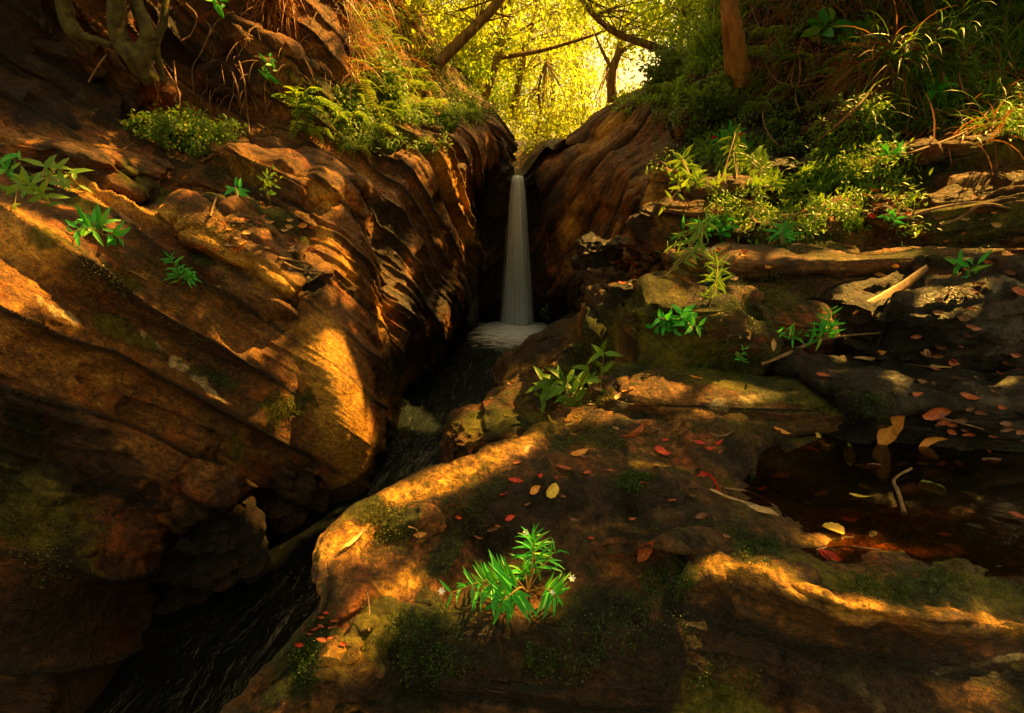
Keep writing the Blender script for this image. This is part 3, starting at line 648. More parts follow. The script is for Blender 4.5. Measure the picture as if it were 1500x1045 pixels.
# ---------- unseen canopy added overhead for shade, its gaps cut to let the sun through ----------
LIT = [(50, 385, .22), (20, 340, .2), (130, 290, .14), (200, 320, .13), (280, 350, .12), (350, 385, .12), (430, 425, .12), (110, 275, .07), (150, 290, .07), (190, 306, .07), (235, 323, .07), (280, 342, .07), (320, 362, .07), (360, 384, .07), (400, 408, .07), (440, 432, .07), (30, 395, .07), (70, 410, .06), (120, 430, .05), (10, 425, .08), (350, 245, .1), (400, 262, .1), (450, 285, .1), (480, 310, .08), (250, 255, .06), (90, 215, .08), (150, 225, .07),
 (490, 515, .17), (502, 570, .19), (510, 620, .18), (518, 670, .13), (524, 700, .07), (480, 360, .16), (500, 400, .14), (465, 345, .1), (360, 250, .16), (420, 270, .16), (480, 290, .14), (450, 180, .3), (500, 180, .25),
 (535, 150, .3), (560, 190, .25), (680, 280, .25), (683, 340, .22), (660, 230, .3), (600, 215, .25), (590, 400, .2), (562, 460, .2), (575, 430, .15), (545, 350, .15), (640, 200, .4),
 (490, 792, .10), (535, 762, .08), (580, 742, .07), (620, 722, .07), (660, 702, .07), (700, 682, .07), (745, 662, .07), (790, 642, .07), (845, 615, .08), (880, 600, .06), (870, 650, .05), (600, 860, .06), (560, 885, .05), (505, 960, .05), (440, 1010, .06), (400, 1040, .05),
 (1050, 824, .06), (1090, 826, .07), (1130, 834, .07), (1180, 852, .06), (1215, 870, .04), (1250, 886, .06), (1320, 892, .07), (1380, 895, .07), (1440, 902, .07), (1490, 915, .08), (1200, 792, .05), (1250, 795, .05), (1300, 800, .05), (1350, 802, .05), (1400, 805, .04), (970, 682, .03), (1480, 785, .03),
 (830, 560, .16), (880, 530, .14), (900, 505, .1), (893, 432, .09), (860, 455, .12), (930, 430, .12), (960, 420, .1), (980, 395, .14), (1000, 440, .10), (1060, 580, .07), (1120, 575, .08), (920, 590, .06), (760, 540, .18), (720, 570, .12), (800, 490, .12), (740, 600, .1),
 (1070, 250, .25), (1130, 270, .25), (1180, 290, .2), (1000, 300, .2), (1040, 280, .18), (1100, 330, .15), (1180, 350, .15), (1240, 375, .13), (990, 255, .2), (950, 170, .4), (900, 220, .35), (860, 300, .25), (1050, 60, .8), (1020, 100, .5), (1090, 210, .2),
 (1040, 440, .10), (920, 428, .09), (960, 428, .09), (1010, 432, .09), (1060, 436, .08), (1080, 376, .08), (1150, 372, .10), (1230, 372, .08), (1330, 376, .08), (1400, 380, .07), (920, 575, .07), (980, 570, .07), (1050, 572, .08), (1110, 578, .08), (1200, 580, .06),
 (770, 530, .14), (800, 505, .14), (840, 480, .14), (735, 555, .12), (690, 604, .10), (740, 602, .10), (800, 600, .10), (680, 640, .08), (850, 200, .35), (900, 180, .35), (940, 175, .3), (880, 250, .3), (840, 300, .25), (955, 280, .14), (955, 330, .12), (955, 380, .10), (875, 360, .12), (885, 400, .10), (1000, 500, .06), (940, 520, .05),
 (1260, 450, .05), (1340, 430, .04), (1050, 325, .1), (980, 310, .12), (1060, 270, .14), (1350, 200, .14), (1450, 195, .14), (1350, 265, .14), (1450, 280, .12), (1400, 340, .1), (1480, 330, .1), (870, 530, .12), (845, 510, .1), (870, 440, .1), (905, 445, .09), (640, 690, .05), (720, 590, .1),
 (1420, 225, .15), (1350, 290, .12), (1260, 385, .1), (1300, 620, .07), (205, 80, .10), (175, 30, .10), (290, 190, .3), (240, 210, .25), (1220, 215, .2), (1330, 100, .2), (1480, 300, .2),
 (760, 820, .06), (700, 865, .07), (745, 880, .06), (820, 870, .05), (945, 800, .03), (968, 660, .03), (580, 60, .5), (620, 150, .5), (620, 0, .6), (100, 270, .2), (760, 470, .35)]
rng = np.random.default_rng(11)
TINY = [(rng.uniform(10, 460), 0) for _ in range(110)]
def surf0(x, y, l):
    p = np.array(hit(x, y)[0]); c = np.array([0, 0, CAMZ])-p; return p+c/np.linalg.norm(c)*l
LT = [(np.array(h[0]), r) for x, y, r in LIT for h in [hit(x, y)] if h is not None]
for o in ROCKS[5:]:
    if not o.get('label') or (o.location.x < -1 and o.location.z < 1.6): continue
    w_ = o.dimensions.x
    for _ in range(3):
        q = Vector((o.location.x+rng.uniform(-.38, .38)*w_, o.location.y+rng.uniform(-.3, .2)*o.dimensions.y, 9)); best = None
        for oo in (o,):
            ok, p, n, i = oo.ray_cast(q-oo.location, Vector((0, 0, -1)))
            if ok and p.z+oo.location.z < 4.2: LT.append((np.array(p+oo.location), min(.12, w_*.10)))
for x, _y in TINY:
    h = hit(x, 400+x*.28+rng.uniform(-45, 60))
    if h is not None: LT.append((np.array(h[0]), rng.uniform(-.01, .035)))
for _ in range(230):
    x, y = (rng.uniform(940, 1500), rng.uniform(0, 300)); h = hit(x, y)
    if h is not None: LT.append((np.array(h[0]), rng.uniform(.06, .3)))
LT += [(surf0(x, y, l), r) for x, y, l, r in [(778, 790, .1, .05), (700, 860, .1, .07), (735, 875, .1, .07), (665, 868, .1, .04), (815, 870, .08, .05), (785, 820, .08, .04)]]
LT += [(at(x, y, Y), r) for x, y, Y, r in [(690, 80, 15, 2.6), (790, 90, 20, 3.2), (850, 120, 22, 3.2), (900, 60, 16, 2.4), (760, 20, 17, 2.6), (960, 20, 16, 2.2), (820, 60, 30, 5), (740, 180, 20, 2), (620, 20, 13, 1.2), (620, 130, 10.5, .8), (1010, 50, 11, .9), (1000, 110, 10.4, 1.0), (960, 130, 11, .9), (1045, 60, 9.4, .9), (560, 60, 9, .8), (600, 80, 10, 1.0)]]
def lit_mask(Q):
    """True where a leaf at Q would shade one of the sunlit places"""
    m_ = np.zeros(len(Q), bool)
    for p, r in LT:
        v_ = Q-p; s_ = v_ @ SD; w2 = v_-s_[:, None]*SD; d2 = np.linalg.norm(w2, axis=1); ix = np.where((d2 < r*2.3+.1) & (s_ > 0) & ~m_)[0]
        if len(ix) == 0: continue
        w_ = w2[ix]; dd = d2[ix]; dd = dd+r*.85*vnoise(w_*(1.1/r)+p*3.7, 4)+.3*r*vnoise(w_*(2.6/r)+p*1.7, 5)
        m_[ix] |= dd < r*GAP+(.08 if r >= .15 else .035)
    return m_
GAP = 1.0
for _ in range(300):
    x, y = (rng.uniform(0, 1500), rng.uniform(0, 450)); h = hit(x, y)
    if h is not None and not (x > 1200 and y > 380) and not (x < 480 and y < 190): LT.append((np.array(h[0]), rng.uniform(-.02, .06)*h[0].y/5))
pts = []
for x in range(-150, 1660, 40):
    for y in range(-60, 1100, 40):
        h = hit(x, y)
        if h is not None and h[0].y < 14: pts.append(np.array(h[0]))
pts = np.array(pts)
nC = 4700
p = pts[rng.integers(0, len(pts), nC)]+rng.normal(size=(nC, 3))*.35
s0 = (4.4-p[:, 2]+.30*p[:, 1])/(SD[2]-.30*SD[1]); s0 = np.maximum(s0, 1.5)
Q1 = p+SD*(s0+rng.random(nC)*2.2)[:, None]
nD = 2300
xy = np.stack([rng.uniform(-13, 13, nD), rng.uniform(-9, 17, nD)], 1)
Q2 = np.concatenate([xy, (5.6+.34*np.maximum(xy[:, 1], 0)+rng.random(nD)*3)[:, None]], 1)
# added leaves out of view at sides and rear, holding back sky light
nE = 800
a = rng.uniform(R(75), R(285), nE); rad = rng.uniform(8, 11, nE)
Q3 = np.stack([np.sin(a)*rad, 3+np.cos(a)*rad*.8, rng.uniform(0, 10, nE)], 1)
nG = 9000
Q4 = np.stack([rng.uniform(3, 18, nG), rng.uniform(2, 20, nG), rng.uniform(0, 4, nG)], 1); Q4[:, 2] += 9+.30*np.maximum(Q4[:, 1]-6, 0)
nH = 3600; Q5 = np.stack([rng.uniform(5, 18, nH), rng.uniform(5, 19, nH), rng.uniform(0, 5.5, nH)], 1); Q5[:, 2] += 3.7+.29*Q5[:, 1]  # extra leaves here and above keep bright sky out of the pool reflection
Qc = np.concatenate([Q1, Q2, Q3, Q4, Q5])
n_per = 9
Q = np.repeat(Qc, n_per, 0)+rng.normal(size=(len(Qc)*n_per, 3))*.22
Q = Q[~lit_mask(Q)]
Q = Q[~((Q[:, 2] < 3.6+.29*Q[:, 1]) & (Q[:, 1] > 1.0))]
Q = Q[~((np.abs(Q[:, 0]) < 2.6) & (Q[:, 1] > 7.6) & (Q[:, 1] < 13.5))]
print('canopy leaves', len(Q))
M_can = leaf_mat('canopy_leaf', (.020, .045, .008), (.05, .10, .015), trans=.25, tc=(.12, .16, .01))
Dq = rdir(rng, len(Q)); Lq = rng.uniform(.16, .27, len(Q))
can = leaf_cloud('shading_canopy', Q-Dq*Lq[:, None]/2, Dq, rdir(rng, len(Q)), Lq, rng.uniform(.08, .14, len(Q)), M_can)
tag(can, 'unseen canopy of leaves added to shade the gorge', 'foliage', kind='stuff')
# ---------- plant tools ----------
bpy.context.view_layer.update()
def nrm(v):
    v = np.asarray(v, float); return v/max(np.linalg.norm(v), 1e-9)
class Tubes:
    def __init__(s): s.V, s.F, s.n = [], [], 0
    def add(s, path, rad, sides=6, wob=0, seed=0, k=None):
        P = np.asarray(path, float); n = k or max(6, len(P)*5)
        P = catmull(P, n); rr = np.interp(np.linspace(0, 1, n), np.linspace(0, 1, len(rad)), rad)
        T = np.gradient(P, axis=0); T /= np.linalg.norm(T, axis=1, keepdims=True)
        up = np.array([.13, .31, .94]); A = np.cross(T, up); A /= np.maximum(np.linalg.norm(A, axis=1, keepdims=True), 1e-6); B = np.cross(T, A)
        ang = np.linspace(0, 2*math.pi, sides, endpoint=False)
        R_ = rr[:, None]*(1+wob*vnoise(np.stack([np.cos(ang)[None]*1.3+0*rr[:, None], np.sin(ang)[None]*1.3+0*rr[:, None], np.linspace(0, n*.35, n)[:, None]+0*ang[None]], -1), seed))
        V = P[:, None]+(A[:, None]*np.cos(ang)[None, :, None]+B[:, None]*np.sin(ang)[None, :, None])*R_[..., None]
        s.V.append(V.reshape(-1, 3)); s.F.append(quads(n, sides, wrap=True)+s.n); s.n += n*sides
        return P
    def build(s, name, mat, parent=None, label=None):
        return link(name, mesh_np(name, np.concatenate(s.V), np.concatenate(s.F)), mat, parent)
def rel(o_, base):
    """move the vertices of a child so that its parent Empty can sit at base"""
    me = o_.data; n = len(me.vertices); a = np.zeros(n*3, dtype=np.float32); me.vertices.foreach_get('co', a)
    a = a.reshape(-1, 3)-np.asarray(base, dtype=np.float32); me.vertices.foreach_set('co', a.ravel()); me.update(); return o_
def blades(name, P, D, L, Wd, mat=None, parent=None, seed=0, bend=.9, seg=6, jit=.15):
    """grass-like ribbons bending down under their weight"""
    rng = np.random.default_rng(seed); n = len(P); D = D/np.linalg.norm(D, axis=1, keepdims=True)
    L = np.broadcast_to(L, (n,)); Wd = np.broadcast_to(Wd, (n,))
    side = np.cross(D, rdir(rng, n)); side /= np.maximum(np.linalg.norm(side, axis=1, keepdims=True), 1e-6)
    c = P.copy(); d = D.copy(); rows = []
    for k in range(seg+1):
        w_ = Wd*(1-(k/seg)**2.2)*.5+1e-4
        rows.append(np.stack([c-side*w_[:, None], c+side*w_[:, None]], 1))
        c = c+d*(L/seg)[:, None]; d = d+np.array([0, 0, -bend/seg])+rng.normal(size=(n, 3))*jit/seg; d /= np.linalg.norm(d, axis=1, keepdims=True)
    V = np.stack(rows, 1).reshape(-1, 3)
    f = []
    for k in range(seg): f.append((2*k, 2*k+1, 2*k+3, 2*k+2))
    Fq = (np.array(f)[None]+np.arange(n)[:, None, None]*(2*(seg+1))).reshape(-1, 4)
    return link(name, mesh_np(name, V, Fq, attrs={'rnd': np.repeat(rng.random(n), 2*(seg+1))}), mat, parent)
def px_m(px, P):   # photo pixels -> metres at point P
    d = np.asarray(P)-np.array([0, 0, CAMZ]); return px*(d[1]*CP-d[2]*SP)/750
def surf(px, py, lift=0):
    h = hit(px, py)
    if h is None: return None
    p = np.array(h[0]); return p+nrm(np.array([0, 0, CAMZ])-p)*lift, np.array(h[1])
G1, G2 = (.045, .16, .012), (.12, .34, .03)
M_herb = leaf_mat('herb_leaf', (.03, .30, .02), (.08, .66, .08), trans=.3, tc=(.15, .75, .05), c3=(.30, .50, .04))
M_herb2 = leaf_mat('sun_herb_leaf', (.09, .24, .012), (.24, .48, .03), trans=.4, tc=(.45, .62, .03))
M_fern = leaf_mat('fern_leaf', (.07, .20, .012), (.22, .42, .03), trans=.45, tc=(.5, .65, .04))
M_bush = leaf_mat('bush_leaf', (.05, .17, .012), (.16, .34, .03), trans=.35, tc=(.35, .50, .04), c3=(.32, .22, .04))
M_grass = leaf_mat('grass_blade', (.04, .17, .012), (.14, .36, .03), trans=.4, tc=(.30, .52, .03))
M_straw = leaf_mat('dry_grass', (.22, .09, .025), (.58, .27, .08), trans=.35, tc=(.55, .22, .04))
M_stem = plain_mat('plant_stem', (.12, .11, .02), (.30, .16, .04), .6, 30)
M_twig = plain_mat('dead_twig', (.10, .05, .025), (.32, .19, .09), .8, 25, stretch=(1, 1, .3))
M_vine = plain_mat('vine_bark', (.16, .08, .04), (.42, .25, .13), .8, 25)
M_bark = plain_mat('mossy_bark', (.025, .018, .006), (.11, .095, .015), .9, 14, .8, dist=.02)
M_bark2 = plain_mat('forest_bark', (.10, .06, .025), (.34, .20, .08), .85, 10, .6, stretch=(1, 1, .25), dist=.02)
m_, t_ = nt('petal'); N_ = NB(t_); b_ = N_('ShaderNodeBsdfPrincipled', {'Base Color': (.85, .82, .78, 1), 'Roughness': .6}); N_('ShaderNodeOutputMaterial', {0: b_.outputs[0]}); M_pet = m_
m_, t_ = nt('red_petal'); N_ = NB(t_); b_ = N_('ShaderNodeBsdfPrincipled', {'Base Color': (.75, .02, .01, 1), 'Roughness': .5}); N_('ShaderNodeOutputMaterial', {0: b_.outputs[0]}); M_red = m_

def herb(label, base, stems, group=None, mat=None, leafpx=45, wr=.2, n=16, flowers=(), cat='plant', name='herb', shape='lance', fmat=None, start=.25, seed=1, toward=.5):
    """low leafy plant: stems run from the rock to the given pixels; stems=(px,py,lift[,n,leafpx])"""
    rng = np.random.default_rng(seed)
    b, nb = surf(*base); root = empty(name, b); tag(root, label, cat, group)
    T = Tubes(); P, D, U, L = [], [], [], []
    view = nrm(np.array([0, 0, CAMZ])-b)
    for st in stems:
        x, y, lift = st[:3]; nn = st[3] if len(st) > 3 else n; lp = st[4] if len(st) > 4 else leafpx
        tip = surf(x, y, lift)[0]; ln = px_m(lp, tip)
        mid = (b+tip)/2+nb*.25*np.linalg.norm(tip-b)
        path = T.add([b, mid, tip], [ln*.035, ln*.028, ln*.015], 5, k=14)
        ax = nrm(path[-1]-path[-3])
        for k in range(nn):
            f = start+(1-start)*(k+.5)/nn; q = path[min(13, int(f*13.99))]; a = k*2.399+rng.uniform(-.3, .3)
            e1 = nrm(np.cross(ax, [.3, .2, .9])); e2 = np.cross(ax, e1)
            out = e1*math.cos(a)+e2*math.sin(a)
            el = .25+.9*f**3
            P.append(q+rng.normal(size=3)*ln*.02); D.append(out+ax*(el*.5)+view*toward*.3+np.array([0, 0, .1])); U.append(nb*.6+view*.6+ax*.3)
            L.append(ln*rng.uniform(.75, 1.1)*(1-.35*f**4))
    rel(T.build('stem', M_stem, root), b)
    L = np.array(L)
    rel(leaf_cloud('foliage', np.array(P), np.array(D), np.array(U), L, L*wr, mat or M_herb, shape, root, seed), b)
    for (x, y, lift, sp) in flowers:
        c = surf(x, y, lift)[0]; s = px_m(sp, c); k = 6
        a = np.arange(k)/k*2*math.pi; e1 = nrm(np.cross(view, [0, 0, 1])); e2 = np.cross(e1, view)
        DD = np.cos(a)[:, None]*e1+np.sin(a)[:, None]*e2+view*.35
        rel(leaf_cloud('flower', np.repeat(c[None], k, 0), DD, np.repeat(view[None], k, 0), np.full(k, s*.5), np.full(k, s*.26), fmat or M_pet, 'oval', root, 3), b)
    return root

def fern(label, base, tips, group=None, mat=None, name='fern', wpx=22, seed=0, dens=26):
    rng = np.random.default_rng(seed); b, nb = surf(*base); root = empty(name, b); tag(root, label, 'fern', group)
    for (x, y, lift) in tips:
        h = surf(x, y, lift)
        lim = px_m(math.hypot(x-base[0], y-base[1]), b)*1.6+.1
        tip = h[0] if h is not None else b+np.array([0, 0, lim*.5])
        if np.linalg.norm(tip-b) > lim: tip = b+nrm(tip-b)*lim
        ln = np.linalg.norm(tip-b); mid = (b+tip)/2+np.array([0, 0, .28])*ln+nb*.12*ln
        T = Tubes(); P, D, U, L = [], [], [], []
        w = px_m(wpx, tip); path = T.add([b, mid, tip], [w*.05, w*.03, w*.015], 4, k=dens)
        for k in range(3, dens):
            f = k/dens; ax = nrm(path[min(k+1, dens-1)]-path[k-1]); s = nrm(np.cross(ax, [0, 0, 1]))
            for sg in (-1, 1):
                P.append(path[k]); D.append(sg*s+ax*.45+rng.normal(size=3)*.1); U.append(np.array([0, 0, 1.])+rng.normal(size=3)*.15); L.append(w*(math.sin(math.pi*min(f*.9+.12, 1))**.7+.08))
        L = np.array(L)
        fr_ = rel(leaf_cloud('frond', np.array(P), np.array(D), np.array(U), L, L*.24, mat or M_fern, 'lance', root, seed), b)
        st = rel(T.build('stem', M_stem, fr_), b)
    return root
def tuft(label, base, n, Lpx, wpx, group=None, mat=None, up=.8, spread=.5, bend=1.4, name='grass_tuft', seed=0, cat='grass', rpx=14, off=0):
    rng = np.random.default_rng(seed); h = surf(*base)
    if h is None: return None
    b, nb = h; k = px_m(1, b)
    P = b+rng.normal(size=(n, 3))*k*rpx*np.array([1, .6, .25]); D = nb*.25+np.array([0, 0, up])+rng.normal(size=(n, 3))*spread
    o = blades(name, P-b, D, k*Lpx*rng.uniform(.5, 1.1, n), k*wpx*rng.uniform(.6, 1.2, n), mat or M_grass, None, seed, bend)
    o.location = b; tag(o, label, cat, group); return o
# ---------- the small plants ----------
g = herb('bright green herb with white starry flowers in front on the dark ledge', (772, 868), [
    (778, 788, .10, 24, 36), (785, 815, .08, 16, 40), (765, 838, .08, 14, 42), (702, 862, .10, 20, 55), (738, 880, .10, 22, 62), (662, 868, .09, 12, 42), (722, 850, .12, 10, 48), (815, 806, .07, 9, 28), (814, 872, .08, 24, 46)],
    flowers=[(647, 866, .10, 12), (745, 850, .13, 11), (770, 780, .12, 10), (838, 847, .09, 12), (809, 868, .11, 9)], wr=.14, start=.5, seed=4, toward=1.1, name='flowering_herb')
g = herb('yellow green broad leaved plant on the sunlit rock rim beside the stream', (835, 590), [(785, 572, .1, 12), (810, 560, .14, 12), (835, 575, .1, 12), (862, 558, .14, 12), (880, 568, .1, 10), (845, 595, .06, 8), (795, 590, .05, 8)], mat=M_herb2, leafpx=34, wr=.30, seed=6)
HB = 'small herbs rooted in rock cracks'
for lab, base, st, kw in [
    ('feathery green herb in the crack of the left slab', (265, 418), [(248, 375, .05, 18), (255, 400, .05, 14), (283, 405, .06, 22), (270, 395, .03, 10)], dict(leafpx=20, wr=.16)),
    ('dark green leafy herb below the bright one at the left edge', (150, 345), [(120, 325, .08, 10), (145, 325, .1, 10), (175, 350, .08, 10), (105, 340, .05, 8)], dict(leafpx=32, wr=.24)),
    ('sunlit leafy herb at the left edge', (60, 290), [(90, 268, .1, 12), (120, 275, .1, 10), (40, 270, .1, 10), (10, 285, .1, 10), (70, 300, .05, 8), (20, 305, .05, 8)], dict(leafpx=30, wr=.28, mat=M_herb2)),
    ('leafy herb with dark leaves at the upper left edge', (10, 250), [(0, 232, .08, 8), (30, 235, .08, 8), (15, 250, .05, 8)], dict(leafpx=28, wr=.28)),
    ('broad leaved herb on the mossy face of the square boulder', (985, 475), [(965, 465, .06, 8), (1000, 455, .06, 10), (1010, 470, .06, 8), (950, 480, .05, 6), (985, 485, .04, 6), (1022, 478, .05, 8)], dict(leafpx=26, wr=.32)),
    ('tall thin upright herb with white buds in front of the square boulder', (1040, 450), [(1040, 375, .14, 26), (1042, 405, .1, 24), (1038, 430, .08, 16)], dict(leafpx=22, wr=.15, mat=M_herb2, flowers=[(1036, 366, .14, 7), (1046, 364, .14, 6)])),
    ('pale green upright herb on the shelf left of the tall thin one', (975, 405), [(985, 355, .16, 22), (970, 370, .12, 18), (990, 385, .08, 14)], dict(leafpx=22, wr=.16, mat=M_herb2)),
    ('small green sprig low on the mossy boulder', (1090, 530), [(1090, 510, .03, 14)], dict(leafpx=14, wr=.2)),
    ('creeping herb with narrow leaves beside the long dead leaf', (1205, 495), [(1212, 455, .06, 14), (1200, 475, .05, 12), (1185, 490, .04, 10), (1218, 480, .05, 12)], dict(leafpx=26, wr=.17)),
    ('trailing sprig with pale dead leaf on the dark mossy block', (1150, 495), [(1135, 485, .03, 5), (1165, 492, .03, 6), (1150, 480, .03, 4)], dict(leafpx=22, wr=.2)),
    ('glossy green sprig among dead leaves at the right edge', (1420, 395), [(1400, 388, .05, 5), (1440, 390, .05, 5), (1420, 405, .03, 4)], dict(leafpx=34, wr=.22)),
    ('leafy herb on the layered slab below the grass tuft', (1145, 360), [(1140, 345, .05, 10), (1160, 350, .05, 8), (1150, 335, .05, 8)], dict(leafpx=22, wr=.24)),
    ('dark green long leaved herb beside the tan boulder', (1040, 345), [(1000, 338, .1, 8), (1030, 328, .12, 10), (1065, 322, .12, 10), (1070, 335, .1, 8), (1020, 350, .05, 6)], dict(leafpx=32, wr=.2)),
    ('pale green herb above the tan boulder', (1000, 262), [(990, 240, .12, 12), (1010, 245, .12, 12), (975, 300, .1, 12)], dict(leafpx=26, wr=.24, mat=M_herb2)),
    ('small green seedling by the leaf gully', (1305, 325), [(1300, 312, .05, 6), (1312, 318, .05, 6)], dict(leafpx=20, wr=.3)),
    ('tiny fern like sprig on the rock tip beside the foam', (802, 470), [(802, 450, .15, 20)], dict(leafpx=11, wr=.25, mat=M_herb2)),
    ('slender yellow seedling on the left slab', (396, 300), [(392, 255, .1, 8), (402, 250, .1, 8), (410, 262, .1, 6)], dict(leafpx=14, wr=.35, mat=M_herb2)),
    ('thin white tipped seedling below the left fern', (400, 130), [(395, 84, .2, 8), (402, 100, .15, 6)], dict(leafpx=18, wr=.3)),
    ('tiny green plant in the shade of the left slab', (348, 290), [(345, 283, .05, 6), (355, 288, .05, 5)], dict(leafpx=18, wr=.3)),
    ('bright green sprig hanging in at the upper left', (320, 2), [(318, -4, .3, 6), (330, 6, .3, 4)], dict(leafpx=28, wr=.3)),
    ('broad glossy leaved sapling high on the right bank', (1210, 60), [(1205, 40, .3, 4), (1222, 28, .3, 4), (1200, 60, .2, 3)], dict(leafpx=40, wr=.42, shape='oval')),
    ('large leaved green shrublet below the glossy sapling', (1245, 60), [(1250, 45, .25, 8), (1265, 55, .25, 8), (1235, 65, .2, 8), (1275, 42, .25, 8)], dict(leafpx=24, wr=.5, shape='oval')),
    ('green herb with four leaves near the brown boulder on the bank', (1370, 140), [(1368, 128, .15, 8), (1385, 125, .15, 6)], dict(leafpx=22, wr=.5, shape='oval')),
    ('clump of long green leaves left of the leaf gully', (1310, 235), [(1300, 228, .12, 10), (1320, 225, .12, 10)], dict(leafpx=28, wr=.22)),
    ('green weed between the layered slabs', (1440, 130), [(1462, 122, .1, 6), (1450, 130, .1, 6)], dict(leafpx=20, wr=.4)),
    ]:
    herb(lab, base, st, HB, seed=hash(base) % 999 if False else base[0], **kw)
herb('leafy herb with red flowers in the light on the right bank', (1068, 222), [(1055, 200, .2, 10), (1070, 190, .2, 12), (1085, 205, .2, 12), (1062, 215, .1, 10), (1095, 218, .15, 10)], flowers=[(1047, 201, .22, 10), (1086, 200, .25, 15), (1082, 210, .25, 15)], fmat=M_red, leafpx=24, wr=.26, name='flowering_herb', seed=8)

# patch of pale weeds on the sunlit step
rng = np.random.default_rng(5)
WG = 'weeds in the sunlit patch on the right bank'
for i in range(34):
    x, y = rng.uniform(1000, 1250), rng.uniform(222, 300)
    y = 235+(x-1000)*.16+rng.uniform(-14, 45)
    if hit(x, y) is None: continue
    herb('pale green weed in the sunlit patch between the tan boulder and the grass tuft', (x, y), [(x+rng.uniform(-14, 14), y-rng.uniform(8, 26), .12, 9) for _ in range(3)], WG, mat=M_herb2, leafpx=20, wr=.24, seed=i+50, name='weed')
tuft('big arching tuft of long grass on the mossy slab', (1200, 268), 130, 62, 2.6, up=.9, spread=.55, bend=2.6, seed=2)
tuft('round dry clump of brown roots hanging under the long grass tuft', (1195, 285), 60, 34, 1.4, mat=M_straw, up=-.3, spread=.35, bend=1.5, seed=3, name='root_clump', cat='roots')
tuft('bright backlit grass clump beside the pale tree trunk', (1040, 70), 160, 70, 3.0, up=1.1, spread=.5, bend=1.8, seed=4, mat=M_fern, rpx=22)
tuft('round green grass cushion under the backlit clump', (1040, 88), 240, 26, 1.8, up=.8, spread=.8, bend=1.2, seed=5, rpx=12)
TG = 'grass tufts on the right bank'
for i, (x, y, n, L) in enumerate([(1310, 165, 40, 40), (1345, 150, 40, 42), (1480, 90, 60, 110), (1400, 60, 40, 90), (1450, 40, 40, 100), (1495, 200, 30, 60), (1250, 225, 30, 30), (1150, 90, 40, 40), (1190, 330, 20, 22), (1290, 30, 40, 60), (1380, 160, 30, 50)]):
    tuft('loose dark green grass tuft among the vines of the right bank', (x, y), n, L, 2.4, TG, up=.8, spread=.6, bend=2.2, seed=20+i)
# ferns
FG = 'ferns on the gorge walls'
fern('big sunlit fern arching from the left bank', (440, 165), [(400, 140, .3), (430, 128, .3), (470, 130, .35), (500, 160, .35), (520, 182, .3), (490, 190, .3), (455, 195, .25), (480, 150, .4)], wpx=17, seed=1)
fern('yellow fern standing in the light at the top of the left wall', (541, 168), [(540, 128, .3), (530, 140, .2), (552, 140, .2)], wpx=9, seed=2)
fern('lower pale fern under the big sunlit one', (455, 200), [(425, 205, .2), (470, 215, .25), (490, 205, .2), (440, 190, .2)], wpx=12, seed=3)
for i, (x, y, s) in enumerate([(515, 175, 26), (555, 195, 28), (575, 165, 26), (520, 225, 24), (640, 165, 30), (620, 140, 34), (660, 175, 24), (600, 120, 36), (690, 170, 22), (1000, 120, 30), (975, 140, 24), (1040, 130, 30), (1085, 130, 30), (1060, 160, 26), (1110, 165, 26), (1150, 140, 30), (1205, 120, 30), (1180, 170, 26), (1230, 100, 30), (1300, 215, 24), (1130, 60, 34), (1100, 90, 34), (1160, 100, 34), (1270, 60, 34), (1340, 60, 34), (1400, 110, 30), (1450, 60, 34), (1220, 160, 28), (1140, 190, 26), (1010, 150, 26), (1070, 100, 30), (1190, 50, 34), (1310, 110, 30)]):
    r_ = np.random.default_rng(i+9)
    fern('small green fern clinging to the left wall' if x < 800 else 'small green fern growing on the right bank', (x, y), [(x+math.cos(a)*s, y-abs(math.sin(a))*s*.7+s*.25, .25) for a in np.linspace(.1, 3.0, 6)+r_.uniform(-.1, .1, 6)], 'small ferns on the left wall' if x < 800 else 'small ferns on the right bank', wpx=s*.33, seed=i+30, dens=16)
# round bush
def bush(label, c_px, Y, rx, ry, n, lpx, mat, seed, name='bush', cat='bush', group=None):
    rng = np.random.default_rng(seed); c = at(*c_px, Y); sx, sz = px_m(rx, c), px_m(ry, c)
    h = hit(c_px[0], c_px[1]+ry*.5); b = np.array(h[0]) if h else c-np.array([0, 0, sz])
    root = empty(name, b); tag(root, label, cat, group)
    nt_ = 60; T = Tubes(); P, D = [], []
    for k in range(nt_):
        v = rdir(rng, 1)[0]*rng.uniform(.55, 1)**.5; v[2] = v[2]*.9+.1
        tip = c+v*np.array([sx, sx*.6, sz]); mid = (b+tip)/2+rng.normal(size=3)*sz*.12
        path = T.add([b+rng.normal(size=3)*sz*.08, mid, tip], [px_m(1.2, c), px_m(.8, c), px_m(.3, c)], 4, k=14)
        for q in range(n//nt_):
            f = rng.uniform(.35, 1); j = min(13, int(f*13)); P.append(path[j]+rng.normal(size=3)*sz*.13); D.append(nrm(tip-b)*.4+rng.normal(size=3))
    P = np.array(P); L = px_m(lpx, c)*rng.uniform(.6, 1.2, len(P))
    rel(T.build('stem', M_twig, root), b)
    rel(leaf_cloud('foliage', P, np.array(D), rdir(rng, len(P))+np.array([0, 0, 1]), L, L*.45, mat, 'oval', root, seed), b)
    return root
bush('round fine leaved green bush on the left bank above the slabs', (285, 195), 5.5, 78, 40, 5400, 7, M_bush, 3)
bush('sparse reddish bush at the left side of the round green bush', (215, 185), 5.5, 34, 22, 900, 7, M_bush, 4)
bush('low green shrub at the lip of the left wall above the falls', (640, 180), 9.2, 34, 20, 1500, 7, M_bush, 5)
bush('small glossy shrub on the shaded cliff left of the gap', (555, 120), 8.2, 50, 45, 1800, 9, M_bush, 6)
